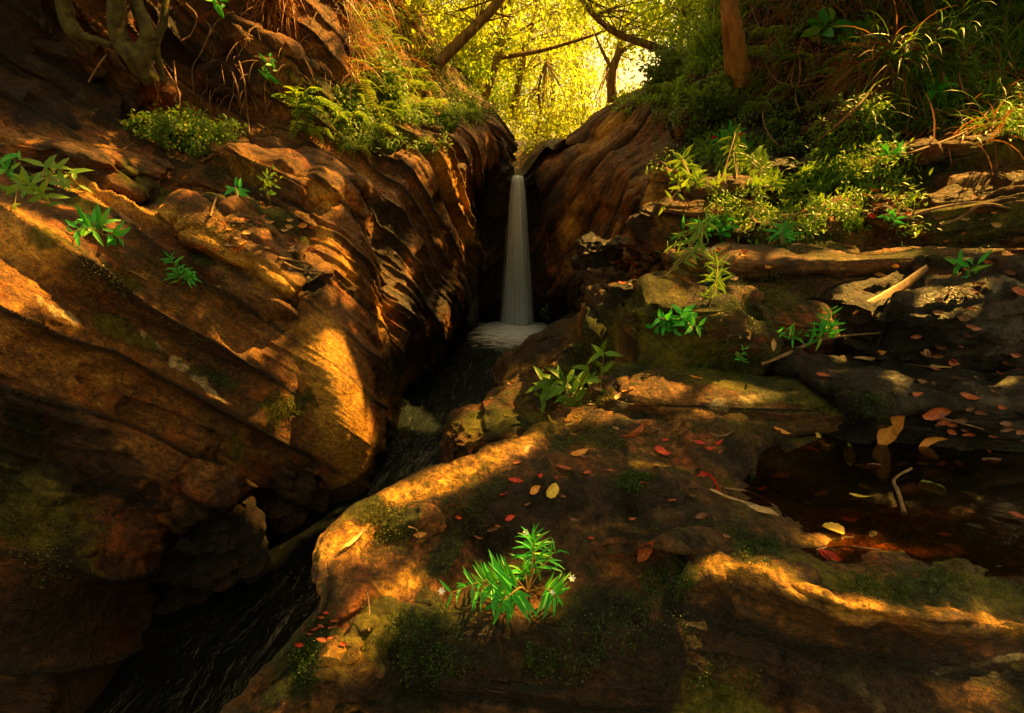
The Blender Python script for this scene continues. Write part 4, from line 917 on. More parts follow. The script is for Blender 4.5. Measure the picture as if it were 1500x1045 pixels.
bush('green shrub at the foot of the backlit trees on the right bank', (975, 100), 10.2, 40, 36, 2000, 8, M_bush, 7)
bush('green leafy shrub by the dark wet rock on the right bank', (1040, 150), 7.6, 40, 26, 1500, 9, M_bush, 8)
# ---------- trees ----------
M_sunlit = plain_mat('sunlit_bark', (.30, .15, .06), (.60, .36, .15), .85, 10, .5, stretch=(1, 1, .25), dist=.02)  # lighter bark colour stands in for sun on the stems
def tree(label, path, rads, crown=None, limbs=(), group=None, bark=None, leafm=None, seed=0, name='tree', n=3000, L=.13, wob=.12, cat='tree'):
    """path: list of (px,py,Y); crown: list of (px,py,Y,rx,rz) in metres"""
    rng = np.random.default_rng(seed); P3 = [at(*p) for p in path]; b = P3[0]
    root = empty(name, b); tag(root, label, cat, group)
    T = Tubes(); T.add(P3, rads, 12, wob, seed, k=40)
    rel(T.build('trunk', bark or M_bark2, root), b)
    for lm in limbs:
        T = Tubes(); T.add([at(*p) for p in lm[0]], lm[1], 7, wob, seed+1, k=26); rel(T.build('limb', bark or M_bark2, root), b)
    if crown:
        P, D = [], []; T = Tubes()
        per = n//len(crown)
        for (x, y, Y, rx, rz) in crown:
            c = at(x, y, Y); nc = max(8, int(14*rx)); cl = c+rdir(rng, nc)*(rng.random((nc, 1))**.4)*np.array([rx, rx, rz])
            for q in cl:
                s = P3[rng.integers(len(P3)//2, len(P3))] if rng.random() < .6 else c
                T.add([s, (s+q)/2+rng.normal(size=3)*.15, q], [.02, .012, .004], 4, k=8)
            k = rng.integers(0, nc, per); sc_ = rng.uniform(.18, .42, nc)[k]
            P.append(cl[k]+rng.normal(size=(per, 3))*sc_[:, None]*np.array([1, 1, .6])); D.append(rng.normal(size=(per, 3))+np.array([0, 0, -.4]))
        P = np.concatenate(P); D = np.concatenate(D)
        rel(T.build('branch', bark or M_bark2, root), b)
        Ls = L*rng.uniform(.6, 1.25, len(P))
        rel(leaf_cloud('crown', P, D, rdir(rng, len(P))+np.array([0, 0, .8]), Ls, Ls*.42, leafm or M_back, 'oval', root, seed), b)
    return root
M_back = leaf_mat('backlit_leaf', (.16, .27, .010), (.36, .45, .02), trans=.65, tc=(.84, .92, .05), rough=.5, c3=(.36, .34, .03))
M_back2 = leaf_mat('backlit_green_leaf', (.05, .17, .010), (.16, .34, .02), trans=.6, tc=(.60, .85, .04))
BT = 'trees in the light behind the waterfall'
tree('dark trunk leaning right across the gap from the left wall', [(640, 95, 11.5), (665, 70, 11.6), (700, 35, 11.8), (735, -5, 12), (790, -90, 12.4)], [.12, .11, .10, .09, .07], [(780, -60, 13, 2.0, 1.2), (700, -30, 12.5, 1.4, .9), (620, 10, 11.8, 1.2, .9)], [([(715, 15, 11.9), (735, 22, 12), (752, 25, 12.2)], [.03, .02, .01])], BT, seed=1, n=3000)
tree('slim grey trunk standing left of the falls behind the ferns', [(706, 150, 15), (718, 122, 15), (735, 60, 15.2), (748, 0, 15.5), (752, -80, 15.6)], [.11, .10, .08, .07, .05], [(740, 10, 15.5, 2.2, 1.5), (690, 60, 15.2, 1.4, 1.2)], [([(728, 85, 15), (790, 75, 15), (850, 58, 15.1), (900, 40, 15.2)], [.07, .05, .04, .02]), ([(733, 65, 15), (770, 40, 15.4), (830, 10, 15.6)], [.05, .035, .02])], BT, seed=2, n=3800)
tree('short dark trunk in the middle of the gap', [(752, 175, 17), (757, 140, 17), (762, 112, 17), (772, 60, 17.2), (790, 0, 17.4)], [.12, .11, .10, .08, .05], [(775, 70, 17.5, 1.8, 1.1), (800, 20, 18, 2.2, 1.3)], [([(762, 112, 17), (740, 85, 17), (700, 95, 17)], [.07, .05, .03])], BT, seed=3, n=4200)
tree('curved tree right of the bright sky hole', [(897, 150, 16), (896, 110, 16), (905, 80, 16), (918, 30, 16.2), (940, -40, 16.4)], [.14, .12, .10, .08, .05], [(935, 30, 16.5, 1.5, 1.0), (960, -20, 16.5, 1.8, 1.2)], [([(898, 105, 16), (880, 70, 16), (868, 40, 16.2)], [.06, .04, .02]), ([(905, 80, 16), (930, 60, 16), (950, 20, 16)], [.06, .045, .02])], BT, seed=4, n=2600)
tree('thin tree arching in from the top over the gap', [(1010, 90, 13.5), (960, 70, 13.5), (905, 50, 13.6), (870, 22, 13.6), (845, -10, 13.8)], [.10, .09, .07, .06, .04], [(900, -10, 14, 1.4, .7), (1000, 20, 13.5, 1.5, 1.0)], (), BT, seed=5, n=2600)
for i, (x, y, Y, top, w, crs) in enumerate([
    (800, 200, 21, (815, 20), .10, [(790, 130, 20, 2.2, 1.4), (830, 60, 21, 2.4, 1.5)]),
    (850, 195, 24, (845, 30), .09, [(850, 165, 23, 2.0, 1.0), (830, 100, 24, 1.7, 1.2)]),
    (700, 165, 19, (690, 0), .10, [(690, 110, 18, 2.0, 1.6), (670, 40, 18, 2.2, 1.6)]),
    (660, 150, 16, (640, -20), .09, [(655, 100, 15, 1.6, 1.4), (650, 20, 15.5, 2.0, 1.6)]),
    (880, 190, 20, (900, 60), .07, [(880, 190, 19, 1.4, .7), (905, 165, 18, 1.0, .8)]),
    (735, 190, 22, (760, 60), .09, [(740, 160, 20, 1.8, .9), (720, 130, 21, 2.0, 1.3)]),
    (780, 205, 17, (800, 90), .06, [(785, 195, 15.5, 1.1, .45), (810, 170, 17, 1.6, .9)]),
    (990, 80, 15, (1000, -60), .10, [(1000, 30, 14.5, 1.0, 1.2), (1015, -20, 14, 1.4, 1.0)]),
    (820, 200, 30, (860, 0), .15, [(800, 60, 30, 4.0, 3.0), (740, 20, 31, 4.0, 3.0), (880, 10, 31, 3.5, 1.6), (820, 170, 28, 3.5, 1.6), (690, 100, 30, 3.5, 2.4)])]):
    p = [(x, y, Y), (x*.7+top[0]*.3+6, y*.7+top[1]*.3, Y), (x*.35+top[0]*.65-4, y*.35+top[1]*.65, Y), (*top, Y)]
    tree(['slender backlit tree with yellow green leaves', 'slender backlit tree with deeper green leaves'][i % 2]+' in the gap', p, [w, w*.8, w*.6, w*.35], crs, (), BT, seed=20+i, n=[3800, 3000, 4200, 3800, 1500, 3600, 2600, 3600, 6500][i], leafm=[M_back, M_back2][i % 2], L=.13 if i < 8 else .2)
# mossy trunks on the upper left bank
tree('mossy trunk bending outward at the top left corner', [(140, 70, 5.6), (112, 50, 5.5), (98, 25, 5.5), (88, -30, 5.5), (70, -120, 5.6)], [.075, .07, .065, .06, .055], None, [([(112, 52, 5.5), (150, 62, 5.5), (185, 78, 5.6)], [.035, .03, .03])], 'mossy tree trunks on the upper left bank', M_bark, seed=41, wob=.14)
tree('thick mossy trunk with sunlit right edge on the upper left bank', [(222, 120, 5.6), (200, 88, 5.5), (178, 62, 5.5), (171, 20, 5.5), (168, -60, 5.5)], [.07, .10, .085, .075, .07], None, [([(205, 92, 5.5), (216, 50, 5.6), (200, 5, 5.7), (185, -60, 5.8)], [.08, .07, .065, .06])], 'mossy tree trunks on the upper left bank', M_bark, seed=42, wob=.14)
tree('slim dark trunk behind the thick mossy one', [(238, 120, 6.1), (228, 70, 6.1), (240, 30, 6.2), (246, -60, 6.3)], [.05, .04, .035, .03], None, (), 'mossy tree trunks on the upper left bank', M_bark, seed=43, wob=.2)
tree('pair of pale sunlit tree stems at the top of the right bank', [(1090, 122, 8.1), (1082, 85, 8.0), (1078, 45, 7.9), (1072, 10, 7.9), (1068, -80, 8.0)], [.14, .10, .09, .08], None, [([(1072, 115, 8.3), (1068, 75, 8.1), (1064, 40, 8.0), (1062, 0, 8.0), (1056, -80, 8.1)], [.09, .07, .06, .06])], None, M_sunlit, seed=44)
tree('thin mossy stem rising through the vines on the right bank', [(1385, 110, 6.3), (1380, 70, 6.3), (1372, 50, 6.3), (1360, 0, 6.4), (1350, -60, 6.4)], [.05, .045, .04, .035, .03], None, (), None, M_bark, seed=45)

# ---------- hanging roots, vines, dry grass ----------
def strand(label, pts, r, group, name='vine', cat='vine', mat=None, lift=.22, seed=0):
    P = [surf(x, y, lift) for x, y in pts]; P = [p[0] for p in P if p is not None]
    if len(P) < 3: return
    T = Tubes(); b = P[0]; T.add(P, [r, r*.9, r*.6], 6, .2, seed, k=len(P)*9); o = rel(T.build(name, mat or M_vine), b); o.location = b
    tag(o, label, cat, group); return o
VG = 'bare vines on the right bank'
vines = [[(1140, 55), (1125, 75), (1122, 95), (1135, 115), (1150, 122), (1160, 100)], [(1175, 60), (1165, 90), (1160, 125), (1180, 125), (1215, 118), (1240, 105)], [(1120, 150), (1118, 175), (1128, 200), (1142, 215)], [(1330, 5), (1350, 40), (1390, 55), (1430, 55), (1460, 75), (1468, 95)],
         [(1320, 0), (1330, 20), (1350, 38), (1400, 32), (1440, 30)], [(1170, 75), (1172, 110), (1165, 140), (1172, 165)], [(1370, 160), (1400, 170), (1440, 175), (1500, 172)], [(1500, 120), (1460, 150), (1420, 190), (1340, 222), (1320, 225)], [(1300, 60), (1280, 100), (1262, 140), (1245, 165)], [(1215, 0), (1240, 30), (1230, 70), (1218, 110)],
         [(1100, 10), (1115, 45), (1130, 60), (1128, 90)], [(1260, 0), (1270, 40), (1262, 90), (1255, 140)], [(1360, 80), (1380, 90), (1382, 120)], [(1200, 205), (1230, 180), (1262, 150), (1290, 110)], [(1410, 0), (1422, 60), (1405, 110), (1420, 150)], [(1480, 0), (1470, 50), (1490, 110)]]
for i, v in enumerate(vines): strand('bare brown vine looping over the right bank', v, .011, VG, seed=i)
strand('pale forked branch lying across the upper right bank', [(1370, 163), (1400, 168), (1440, 178), (1480, 172), (1520, 178)], .018, None, 'branch', 'branch', M_twig, .1)
RG = 'thin roots hanging on the left bank'
for i, v in enumerate([[(205, 5), (228, 40), (232, 60), (225, 95)], [(272, 5), (288, 25), (280, 50), (266, 60)], [(300, 30), (308, 42), (296, 75), (282, 100), (284, 135)], [(350, 90), (358, 120), (362, 160), (366, 198)], [(232, 85), (245, 105), (262, 135), (262, 160)], [(340, 105), (348, 130), (356, 165)], [(218, 95), (226, 120), (236, 150)], [(222, 95), (232, 118), (230, 150)], [(130, 120), (145, 95), (156, 80)], [(255, 90), (258, 120), (265, 140)], [(238, 5), (232, 35), (226, 70), (222, 95)]]):
    strand('thin pale root hanging down the shaded left bank', v, .010, RG, 'root', 'root', M_vine, .1, i)
def curtain(label, x0, x1, y0, y1, n, L, mat, seed, name='hanging_grass', wd=.012, up=-.5, bend=1.2, group=None, cat='grass', sp=.45):
    rng = np.random.default_rng(seed); P, D = [], []
    while len(P) < n:
        x, y = rng.uniform(x0, x1), rng.uniform(y0, y1); h = hit(x, y)
        if h is None: n -= 1; continue
        P.append(np.array(h[0])); D.append(np.array(h[1])*.8+np.array([0, 0, up])+rng.normal(size=3)*sp)
    P = np.array(P); b = P.mean(0)
    o = blades(name, P-b, np.array(D), L*rng.uniform(.4, 1.2, len(P)), wd*rng.uniform(.6, 1.3, len(P)), mat, None, seed, bend); o.location = b
    tag(o, label, cat, group, 'stuff'); return o
curtain('dry orange grass hanging over the cliff left of the gap', 500, 640, -20, 120, 850, .7, M_straw, 1)
curtain('green grass mixed through the dry hanging grass', 510, 700, 0, 180, 1600, .55, M_fern, 2)
curtain('dry reddish roots and grass hanging down the right bank', 1060, 1330, -20, 130, 1900, .6, M_straw, 3, wd=.010)
curtain('dark tangled grass on the upper right bank', 1250, 1520, -20, 200, 1500, .55, M_grass, 4, up=.2, bend=2.0, wd=.012)
curtain('dead grass stalks on the right bank slope', 1280, 1520, 80, 210, 500, .45, M_straw, 5, up=.1, bend=1.5, sp=.7)
curtain('dry grass hanging from the dark rock at the upper left', 380, 430, -30, 20, 160, .6, M_straw, 6)
curtain('thin grass and rootlets on the shaded left bank', 300, 520, 0, 150, 200, .35, M_vine, 7, wd=.007)
curtain('bright green grass in the light at the top of the right bank', 980, 1060, -20, 110, 700, .7, M_fern, 8, up=.3, bend=2)
# leafy ground cover
def cover(label, boxes, n, L, mat, seed, name='undergrowth', up=1.0, wr=.45, shape='oval', lift=.03):
    rng = np.random.default_rng(seed); P, D, U = [], [], []
    for _ in range(n):
        x0, y0, x1, y1 = boxes[rng.integers(len(boxes))]; x, y = rng.uniform(x0, x1), rng.uniform(y0, y1)
        if vnoise(np.array([x/38, y/24, seed*3.3]), seed) < -.12: continue
        h = hit(x, y)
        if h is None: continue
        c = np.array(h[0]); nn = np.array(h[1]); k = 7
        P.append(c+nn*lift*rng.uniform(0, 3.5)+rng.normal(size=(k, 3))*L*.6); D.append(rng.normal(size=(k, 3))+nn*.5); U.append(rng.normal(size=(k, 3))*.5+nn+np.array([0, 0, up]))
    P, D, U = map(np.concatenate, (P, D, U)); Ls = L*rng.uniform(.5, 1.2, len(P))
    o = leaf_cloud(name, P, D, U, Ls, Ls*wr, mat, shape, None, seed); tag(o, label, 'undergrowth', kind='stuff'); return o
cover('small leaved creepers covering the dark right bank', [(1040, 40, 1320, 240), (960, 80, 1120, 210), (1080, 0, 1300, 120)], 3000, .06, M_bush, 1)
cover('sparse creepers on the upper right bank', [(1250, 0, 1520, 200)], 1400, .06, M_grass, 2)
cover('green leaves along the lip of the left wall', [(490, 120, 740, 220), (560, 60, 700, 180)], 2200, .06, M_bush, 3)
cover('backlit leaves at the top of the right wall', [(900, 60, 1080, 170), (980, 0, 1090, 100)], 2600, .075, M_back2, 4)
cover('fresh green herbs along the foot of the right bank', [(1060, 150, 1300, 260), (960, 150, 1100, 250), (1200, 200, 1340, 330), (1040, 290, 1260, 340)], 1500, .06, M_herb2, 5, wr=.3, shape='lance')
# ---------- fallen leaves and sticks ----------
bpy.context.view_layer.update()
def dead_mat(name, a, b, trans=.12, rough=.5):
    m, t = nt(name); N = NB(t); tc = N('ShaderNodeTexCoord'); g = tc.outputs['Object']
    n = N.noise(g, 55, 6, .7, .5); v = N.noise(g, 14, 4, .6)
    col = N.mix(N.rng(n, .35, .7), a, b); col = N.mix(N.rng(v, .58, .68, 0, .6), col, tuple(.35*x for x in a))
    vein = N.rng(N.attr('rib'), .0, .12, 1, 0); col = N.mix(N.math('MULTIPLY', vein, .45), col, tuple(min(1, 1.5*x+.04) for x in b))
    bp = N('ShaderNodeBump', {'Strength': .4, 'Distance': .002, 'Height': n})
    p = N('ShaderNodeBsdfPrincipled', {'Base Color': col, 'Roughness': rough, 'Normal': bp.outputs[0]})
    tr = N('ShaderNodeBsdfTranslucent', {'Color': col}); N('ShaderNodeOutputMaterial', {0: N('ShaderNodeMixShader', {0: trans, 1: p.outputs[0], 2: tr.outputs[0]}).outputs[0]}); return m
DM = {'red': dead_mat('red_leaf', (.42, .018, .008), (.75, .06, .02)), 'rust': dead_mat('rust_leaf', (.28, .05, .015), (.55, .14, .03)), 'orange': dead_mat('orange_leaf', (.60, .20, .03), (.85, .38, .06)),
      'yellow': dead_mat('yellow_leaf', (.70, .42, .05), (.90, .66, .10), .25), 'brown': dead_mat('brown_leaf', (.10, .035, .015), (.24, .09, .035)), 'tan': dead_mat('tan_leaf', (.45, .24, .09), (.72, .46, .20)),
      'green': dead_mat('green_leaf', (.08, .12, .01), (.22, .26, .02), .2), 'rose': dead_mat('rose_leaf', (.25, .07, .05), (.45, .17, .11))}
def leaf_mesh(name, L, w, curl, twist, shape, seed, mat):
    """one leaf along +X with a rib, cupped and curled, and a short stalk"""
    rng = np.random.default_rng(seed); nu, nv = 15, 7
    u = np.linspace(0, 1, nu); v = np.linspace(-1, 1, nv)
    if shape == 'blade': wd = np.clip(np.minimum(u*7, 1)*(1-u)**.35*(.75+.35*np.sin(u*3.2)), .02, 1)
    elif shape == 'round': wd = np.sqrt(np.clip(1-(2*u-1)**2, 0, 1))**.8
    else: wd = np.sin(math.pi*u**.85)**.85
    U, V = np.meshgrid(u, v, indexing='ij'); Wd = wd[:, None]*w/2*(1+.06*np.sin(U*23+seed))
    X = U*L; Y = V*Wd; Z = curl*L*(U-.5)**2*1.6-curl*L*.2+np.abs(V)**1.6*Wd*(.35+.2*rng.random())+.04*L*vnoise(np.stack([U*3, V*1.2, U*0+seed], -1), seed)
    a = twist*(U-.5); Y, Z = Y*np.cos(a)-Z*np.sin(a), Y*np.sin(a)+Z*np.cos(a)
    Y = Y+.06*L*np.sin(U*2.2+seed)
    P = np.stack([X, Y, Z], -1).reshape(-1, 3); rib = np.abs(V).ravel()
    me = mesh_np(name, P, quads(nu, nv), attrs={'rib': rib}); return me
def fallen(label, p0, p1, wpx, col, curl=.3, lift=.004, shape='leaf', seed=0, group=None, name='fallen_leaf', stand=None, z=None, cat='leaf'):
    if z is not None: a, b = at(*p0, 'z%g' % z), at(*p1, 'z%g' % z); n = np.array([0, 0, 1.])
    else:
        s0, s1 = surf(*p0), surf(*p1)
        if s0 is None or s1 is None: return
        a, n = s0; b = s1[0]
        if np.linalg.norm(b-a) > 3*px_m(math.hypot(p1[0]-p0[0], p1[1]-p0[1]), a): b = a+(at(*p1, float(a[1]))-at(*p0, float(a[1])))
        if stand: b = at(*p1, float(a[1]-stand)); n = nrm(np.array([0, 0, CAMZ])-a)
    L = np.linalg.norm(b-a); w = px_m(wpx, a); X = nrm(b-a); Y = nrm(np.cross(n, X)); Z = np.cross(X, Y)
    me = leaf_mesh(name, L, w, curl, (seed % 7-3)*.15, shape, seed, DM[col]); o = link(name, me, DM[col])
    from mathutils import Matrix
    c = a+Z*(lift+.12*w+abs(curl)*L*.1)
    o.matrix_world = Matrix(((X[0], Y[0], Z[0], c[0]), (X[1], Y[1], Z[1], c[1]), (X[2], Y[2], Z[2], c[2]), (0, 0, 0, 1)))
    tag(o, label, cat, group); return o
PZ = 1.777
for i, a in enumerate([
 ('long tan dead leaf leaning on the black wet rock', (1262, 470), (1362, 400), 15, 'tan', dict(shape='blade', curl=.1, lift=.01)),
 ('big yellow orange leaf standing upright at the back of the rain pool', (1296, 656), (1320, 586), 24, 'orange', dict(stand=.03, curl=.1)),
 ('long ochre dead blade lying flat on the black rock', (1390, 542), (1250, 532), 12, 'tan', dict(shape='blade', curl=.05, lift=.01)),
 ('big curled brown leaf at the right edge', (1445, 547), (1512, 578), 24, 'brown', dict(curl=.5)),
 ('narrow ochre leaf blade at the left shore of the rain pool', (1137, 765), (1040, 721), 13, 'tan', dict(shape='blade', curl=.05, lift=.008)),
 ('round bright yellow leaf floating in the rain pool', (1203, 775), (1237, 786), 23, 'yellow', dict(shape='round', curl=.05, z=PZ)),
 ('thin pale green leaf floating in the middle of the rain pool', (1243, 728), (1279, 731), 6, 'yellow', dict(z=PZ)),
 ('bright red oval leaf on the ledge left of the pool', (956, 661), (981, 668), 14, 'red', {}),
 ('rust leaf folded on the lichen ledge foot', (915, 646), (943, 630), 13, 'rust', {}),
 ('orange leaf on the ledge near the sunlit ridge', (832, 669), (860, 660), 10, 'orange', {}),
 ('yellow heart shaped leaf on the dark ledge', (797, 727), (815, 713), 17, 'yellow', dict(shape='round', curl=.2)),
 ('small orange leaf left of the yellow heart shaped one', (775, 724), (791, 714), 11, 'orange', {}),
 ('red orange leaf standing on edge right of the flowering herb', (941, 820), (961, 788), 17, 'rust', dict(stand=.02, curl=.3)),
 ('red leaf beside the narrow ochre blade', (1026, 693), (1056, 721), 15, 'red', {}),
 ('small orange leaf at the back shore of the pool', (1130, 630), (1155, 638), 10, 'orange', {}),
 ('curled yellow leaf on the crest of the sunlit ridge', (797, 619), (838, 626), 14, 'yellow', dict(curl=.6)),
 ('broad brown leaf behind the upright yellow one', (1345, 603), (1388, 600), 20, 'rust', {}),
 ('orange twisted leaf at the right shore of the pool', (1338, 652), (1382, 640), 13, 'orange', dict(curl=.7)),
 ('long brown leaf at the waterline right of the pool', (1335, 673), (1398, 685), 13, 'brown', {}),
 ('red leaf half sunk at the front rim of the pool', (1198, 812), (1236, 828), 15, 'red', dict(curl=.4)),
 ('rosy leaf on the flat slab above the black rock', (1381, 434), (1410, 417), 12, 'rose', {}),
 ('red brown leaf cut by the right edge on the black rock', (1478, 426), (1504, 438), 17, 'rust', {}),
 ('little tan leaf caught on the dark mossy block', (1096, 482), (1098, 498), 7, 'tan', dict(stand=.01)),
 ('pale dead leaf hanging from the trailing sprig', (1135, 496), (1132, 515), 7, 'tan', dict(stand=.02)),
 ('pale hanging leaf under the broad leaved herb', (1022, 463), (1020, 481), 9, 'tan', dict(stand=.02)),
 ('orange leaf above the long ochre blade', (1280, 523), (1301, 517), 9, 'orange', {}),
 ('tan sliver leaf on the black rock', (1355, 511), (1365, 523), 7, 'tan', {}),
 ('curled leaf right of the tan sliver', (1385, 526), (1401, 531), 10, 'rust', dict(curl=.6)),
 ('rust leaf pair piece near the big curled brown leaf', (1405, 578), (1437, 587), 11, 'rust', {}),
 ('brown leaf under the long dark block', (1196, 549), (1216, 554), 9, 'rust', {}),
 ('rust leaf in the crack left of the lichen stone', (1010, 554), (1031, 559), 8, 'orange', {}),
 ('orange leaf at the foot of the big mossy boulder', (912, 578), (932, 570), 12, 'orange', {}),
 ('pale small leaf standing in the cleft by the boulder', (903, 588), (909, 577), 8, 'tan', {}),
 ('small round tan leaf under the long flat slab', (1070, 413), (1078, 408), 7, 'tan', dict(shape='round')),
 ('deep red leaf in the dark hollow of the ledge', (783, 697), (815, 700), 11, 'red', {}),
 ('slim red leaf left of the dark hollow', (745, 700), (767, 707), 7, 'red', {}),
 ('red brown leaf above the yellow heart shaped one', (812, 686), (838, 692), 10, 'rust', {}),
 ('small red leaf in the hollow above the flowering herb', (738, 762), (754, 756), 8, 'red', {}),
 ('brown leaf lying in the runnel below the ridge', (714, 776), (731, 769), 9, 'brown', {}),
 ('long pale straw leaf on the sunlit rim', (500, 812), (534, 773), 7, 'tan', dict(shape='blade', lift=.008)),
 ('orange leaf folded on the mossy hump', (606, 785), (626, 781), 8, 'orange', dict(curl=.7)),
 ('small dark brown leaf left of the pool', (1016, 758), (1036, 754), 9, 'brown', {}),
 ('olive leaf under water at the back of the pool', (1201, 662), (1225, 655), 12, 'green', dict(z=1.755)),
 ('yellow curved leaf under water', (1194, 640), (1211, 662), 10, 'yellow', dict(z=1.76, curl=.5)),
 ('dark green leaf under water beside the olive one', (1236, 655), (1243, 690), 15, 'green', dict(z=1.75)),
 ('big round green leaf deep in the pool', (1343, 722), (1385, 730), 34, 'green', dict(z=1.74, shape='round')),
 ('brown leaf at the right edge of the pool', (1474, 755), (1506, 764), 13, 'rust', dict(z=PZ)),
 ('red leaf fragment under water at the left of the pool', (1085, 645), (1112, 640), 14, 'red', dict(z=1.765)),
 ('second red leaf fragment near the pool shore', (1018, 648), (1034, 655), 9, 'red', {}),
 ('small red leaf between the two red fragments', (1048, 655), (1060, 647), 6, 'red', {}),
 ]):
    fallen(a[0], a[1], a[2], a[3], a[4], seed=i+1, **a[5])
rng = np.random.default_rng(77)
def scatter(label, box, n, lpx, cols, group, seed, z=None, name='fallen_leaf'):
    rng = np.random.default_rng(seed)
    for i in range(n):
        x, y = rng.uniform(box[0], box[2]), rng.uniform(box[1], box[3]); a = rng.uniform(-.6, .6)+(math.pi if rng.random() < .5 else 0); l = lpx*rng.uniform(.6, 1.3)
        fallen(label, (x, y), (x+l*math.cos(a), y+l*.6*math.sin(a)), l*rng.uniform(.35, .5), cols[rng.integers(len(cols))], curl=rng.uniform(.1, .7), seed=seed*50+i, group=group, z=z)
scatter('dead red brown leaf in the litter filled gully on the right bank', (1270, 262, 1325, 318), 34, 15, ['rust', 'rust', 'red', 'tan', 'brown'], 'leaves in the right gully', 1)
scatter('dead leaf in the wet gully beside the tall pale pillar', (895, 375, 945, 420), 22, 12, ['rust', 'red', 'brown'], 'leaves in the pillar gully', 2)
scatter('dead leaf in the litter on the left bank shelf', (300, 318, 460, 372), 40, 13, ['rust', 'tan', 'brown', 'orange'], 'leaves on the left shelf', 3)
scatter('small dead leaf scattered over the black wet rock on the right', (1340, 400, 1500, 640), 46, 17, ['brown', 'rust', 'rose', 'brown'], 'leaves on the black rock', 4)
scatter('small red leaf in the crack low on the rim of the front ledge', (440, 900, 500, 945), 14, 14, ['red', 'rust'], 'red leaves on the ledge rim', 5)
scatter('small dead leaf scattered on the front ledge', (640, 640, 1060, 800), 26, 12, ['brown', 'rust', 'rust', 'red'], 'leaves on the front ledge', 6)
scatter('dead leaf resting on a mossy step of the right bank', (1040, 310, 1480, 400), 34, 14, ['rust', 'tan', 'brown', 'orange'], 'leaves on the mossy steps', 7)
scatter('brown leaf lying on the bottom of the rain pool', (1080, 650, 1480, 790), 30, 22, ['brown', 'rust', 'green', 'brown'], 'leaves on the pool bottom', 8, z=1.758)
scatter('dead leaf on the rock around the broad leaved plant', (720, 540, 900, 640), 16, 11, ['rust', 'orange', 'tan'], 'leaves by the stream rim', 9)
def stick(label, pts, rpx, mat=None, name='stick', lift=.012, group=None, z=None):
    P = []
    for x, y in pts:
        if z is not None: P.append(at(x, y, 'z%g' % z)); continue
        s = surf(x, y, lift)
        if s: P.append(s[0])
    if len(P) < 2: return
    if len(P) == 2: P.insert(1, (P[0]+P[1])/2+np.array([0, 0, .01]))
    r = px_m(rpx, P[0]); T = Tubes(); T.add(P, [r, r*.9, r*.6], 7, .3, int(pts[0][0]), k=24); o = rel(T.build(name, mat or M_twig), P[0]); o.location = P[0]
    tag(o, label, name, group); return o
stick('long pinkish twig crossing the dark mossy block', [(1115, 533), (1150, 520), (1195, 500), (1240, 492), (1290, 488)], 2.6)
stick('thin twig running from the leaf heap to the right edge', [(1378, 612), (1430, 626), (1505, 648)], 1.6)
stick('mossy forked twig poking out of the rain pool', [(1325, 752), (1315, 720), (1310, 702), (1335, 686)], 3, lift=.02, z=1.79)
stick('short cut stub on the flat slab', [(1064, 388), (1080, 374)], 4)
stick('brown stick standing in the left bank litter', [(308, 318), (312, 304), (317, 288)], 2, lift=.05)
stick('dry reed lying in the left bank litter', [(408, 378), (430, 382), (458, 388)], 2.2)
stick('second dry reed crossing the first', [(415, 385), (440, 395), (475, 398)], 2)
stick('thin upright straw on the front ledge', [(540, 925), (541, 895), (538, 868)], 1.4, lift=.02)
stick('curved rootlet on the mossy hump', [(598, 772), (610, 776), (614, 790)], 1.2)
stick('long curved strip of dead bark on the right bank', [(1305, 325), (1350, 312), (1410, 300), (1500, 296)], 4, name='branch')
stick('second strip of dead bark below the long one', [(1375, 330), (1400, 322), (1440, 300), (1480, 305)], 3, name='branch')
stick('broken branch leaning beside the tan boulder', [(1110, 330), (1095, 310), (1088, 290)], 3.5, lift=.04)
stick('short brown stick under the left slab herb', [(185, 395), (200, 402), (215, 410)], 2)
stick('red brown stem lying at the front rim of the pool', [(1195, 806), (1230, 800), (1290, 806)], 2)
stick('dark twig lying on the pool shore', [(1060, 715), (1100, 722), (1140, 745)], 1.8)
stick('thin white stick left of the pool', [(1046, 638), (1062, 638), (1072, 632)], 1.3)
# moss grown from tiny leaves on the near rock
def moss(label, boxes, n, L, seed, mat):
    rng = np.random.default_rng(seed); P, D = [], []
    for _ in range(n):
        x0, y0, x1, y1 = boxes[rng.integers(len(boxes))]; x, y = rng.uniform(x0, x1), rng.uniform(y0, y1)
        ex = abs((x-(x0+x1)/2)/((x1-x0)/2)); ey = abs((y-(y0+y1)/2)/((y1-y0)/2))
        if ex*ex+ey*ey+1.1*vnoise(np.array([x/16, y/12, 1.5]), seed)+.5*vnoise(np.array([x/6, y/5, 9.5]), seed) > .75: continue
        h = hit(x, y)
        if h is None: continue
        k = 9; l = px_m(L, np.array(h[0])); P.append(np.array(h[0])+rng.normal(size=(k, 3))*l*1.2); D.append(rng.normal(size=(k, 3))+np.array(h[1])*1.0)
    P, D = np.concatenate(P), np.concatenate(D); Ls = np.array([px_m(L, q) for q in P[::9]]).repeat(9)*rng.uniform(.5, 1.2, len(P))
    o = leaf_cloud('moss', P, D, rdir(rng, len(P)), Ls, Ls*.5, mat, 'oval', None, seed); tag(o, label, 'moss', kind='stuff')
M_moss = leaf_mat('moss_leaf', (.018, .045, .004), (.07, .14, .010), trans=.2)
M_moss2 = leaf_mat('olive_moss_leaf', (.05, .06, .006), (.16, .16, .015), trans=.2)
moss('green moss cushions on the front ledge', [(530, 890, 680, 960), (560, 930, 700, 1010), (820, 880, 1010, 960), (940, 820, 1020, 880), (1060, 790, 1150, 830), (420, 930, 480, 1010), (1190, 830, 1500, 890), (1220, 835, 1420, 880), (900, 690, 960, 720), (750, 940, 900, 1000), (1000, 960, 1120, 1045)], 5200, 3.2, 1, M_moss)
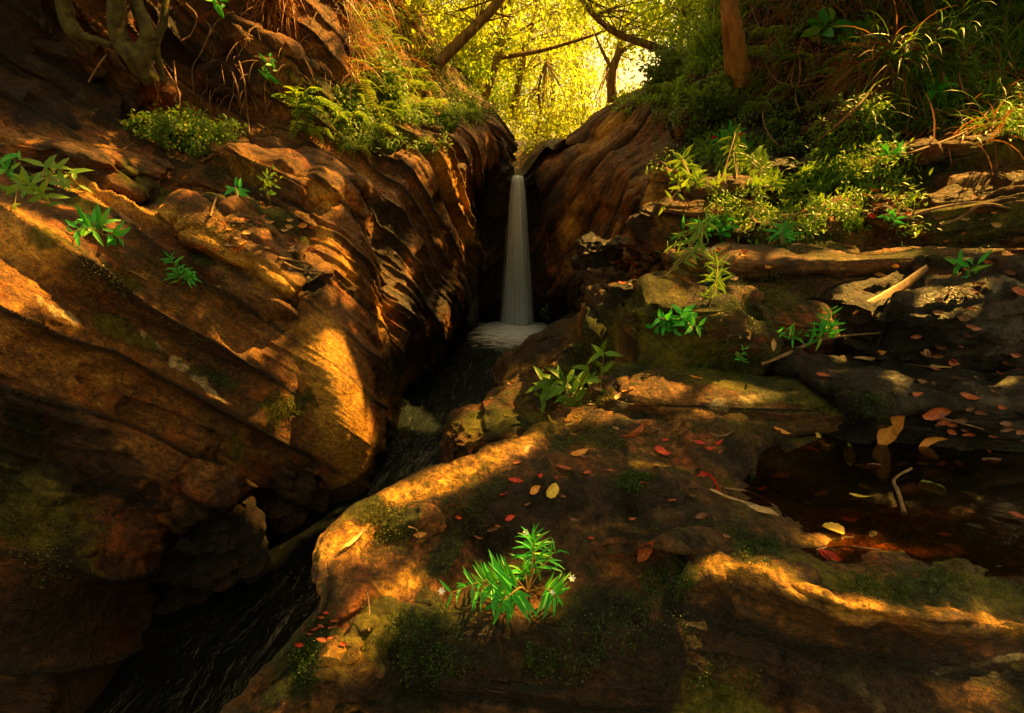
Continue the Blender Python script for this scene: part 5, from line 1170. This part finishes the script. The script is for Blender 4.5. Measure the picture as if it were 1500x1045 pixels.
moss('olive moss on the sunlit rocks', [(860, 570, 900, 600), (520, 735, 600, 770), (540, 770, 600, 800), (640, 700, 720, 800), (780, 560, 880, 600), (820, 610, 920, 660), (905, 430, 1080, 560), (830, 500, 900, 560), (1040, 395, 1200, 440)], 3600, 2.6, 2, M_moss2)
moss('moss on the mossy steps of the right bank', [(1100, 330, 1280, 370), (1040, 440, 1180, 480), (1320, 310, 1500, 370), (1240, 570, 1330, 620), (1000, 500, 1100, 560), (1180, 250, 1300, 320)], 3200, 2.6, 3, M_moss)
moss('moss on the left slabs', [(90, 360, 260, 440), (200, 400, 380, 520), (230, 300, 420, 350), (280, 230, 420, 270), (390, 570, 450, 620), (0, 720, 120, 860)], 2600, 2.8, 4, M_moss2)
SUN_E, SUN_C, SKY_TINT, SKY_S, EXPO = 5.0, (1, .52, .08), (1, .68, .27), .12, 1.8
# ---------- camera, sun, sky ----------
cam = bpy.data.cameras.new('camera'); co = bpy.data.objects.new('camera', cam); C.objects.link(co)
co.location = (0, 0, CAMZ); co.rotation_euler = (R(90)-PITCH, 0, 0)
cam.sensor_width = 36; cam.lens = 36*F/1500; cam.clip_start = .02; cam.clip_end = 2000
bpy.context.scene.camera = co
sl = bpy.data.lights.new('sun', 'SUN'); so = bpy.data.objects.new('sun', sl); C.objects.link(so)
sl.energy = SUN_E; sl.angle = R(.5); sl.color = SUN_C
so.rotation_euler = Vector(SD).to_track_quat('Z', 'Y').to_euler(); so.location = (5, 10, 20)
w = bpy.data.worlds.new('World'); bpy.context.scene.world = w; w.use_nodes = True
t = w.node_tree; t.nodes.clear(); N = NB(t)
sky = N('ShaderNodeTexSky', sky_type='NISHITA', sun_disc=False, sun_elevation=SUN_EL, sun_rotation=SUN_AZ, dust_density=4.0, air_density=1.6)
skc = N.mix(1.0, sky.outputs[0], SKY_TINT, 'MULTIPLY')
bg = N('ShaderNodeBackground', {'Color': skc, 'Strength': SKY_S}); N('ShaderNodeOutputWorld', {0: bg.outputs[0]})
sc = bpy.context.scene
sc.render.engine = 'CYCLES'
sc.view_settings.view_transform = 'Standard'; sc.view_settings.look = 'None'; sc.view_settings.gamma = 1; sc.view_settings.exposure = EXPO
sc.cycles.max_bounces = 6; sc.cycles.diffuse_bounces = 3; sc.cycles.glossy_bounces = 3; sc.cycles.transparent_max_bounces = 16; sc.cycles.transmission_bounces = 4; sc.cycles.volume_bounces = 0
sc.cycles.use_denoising = True
sc.cycles.sample_clamp_indirect = 6
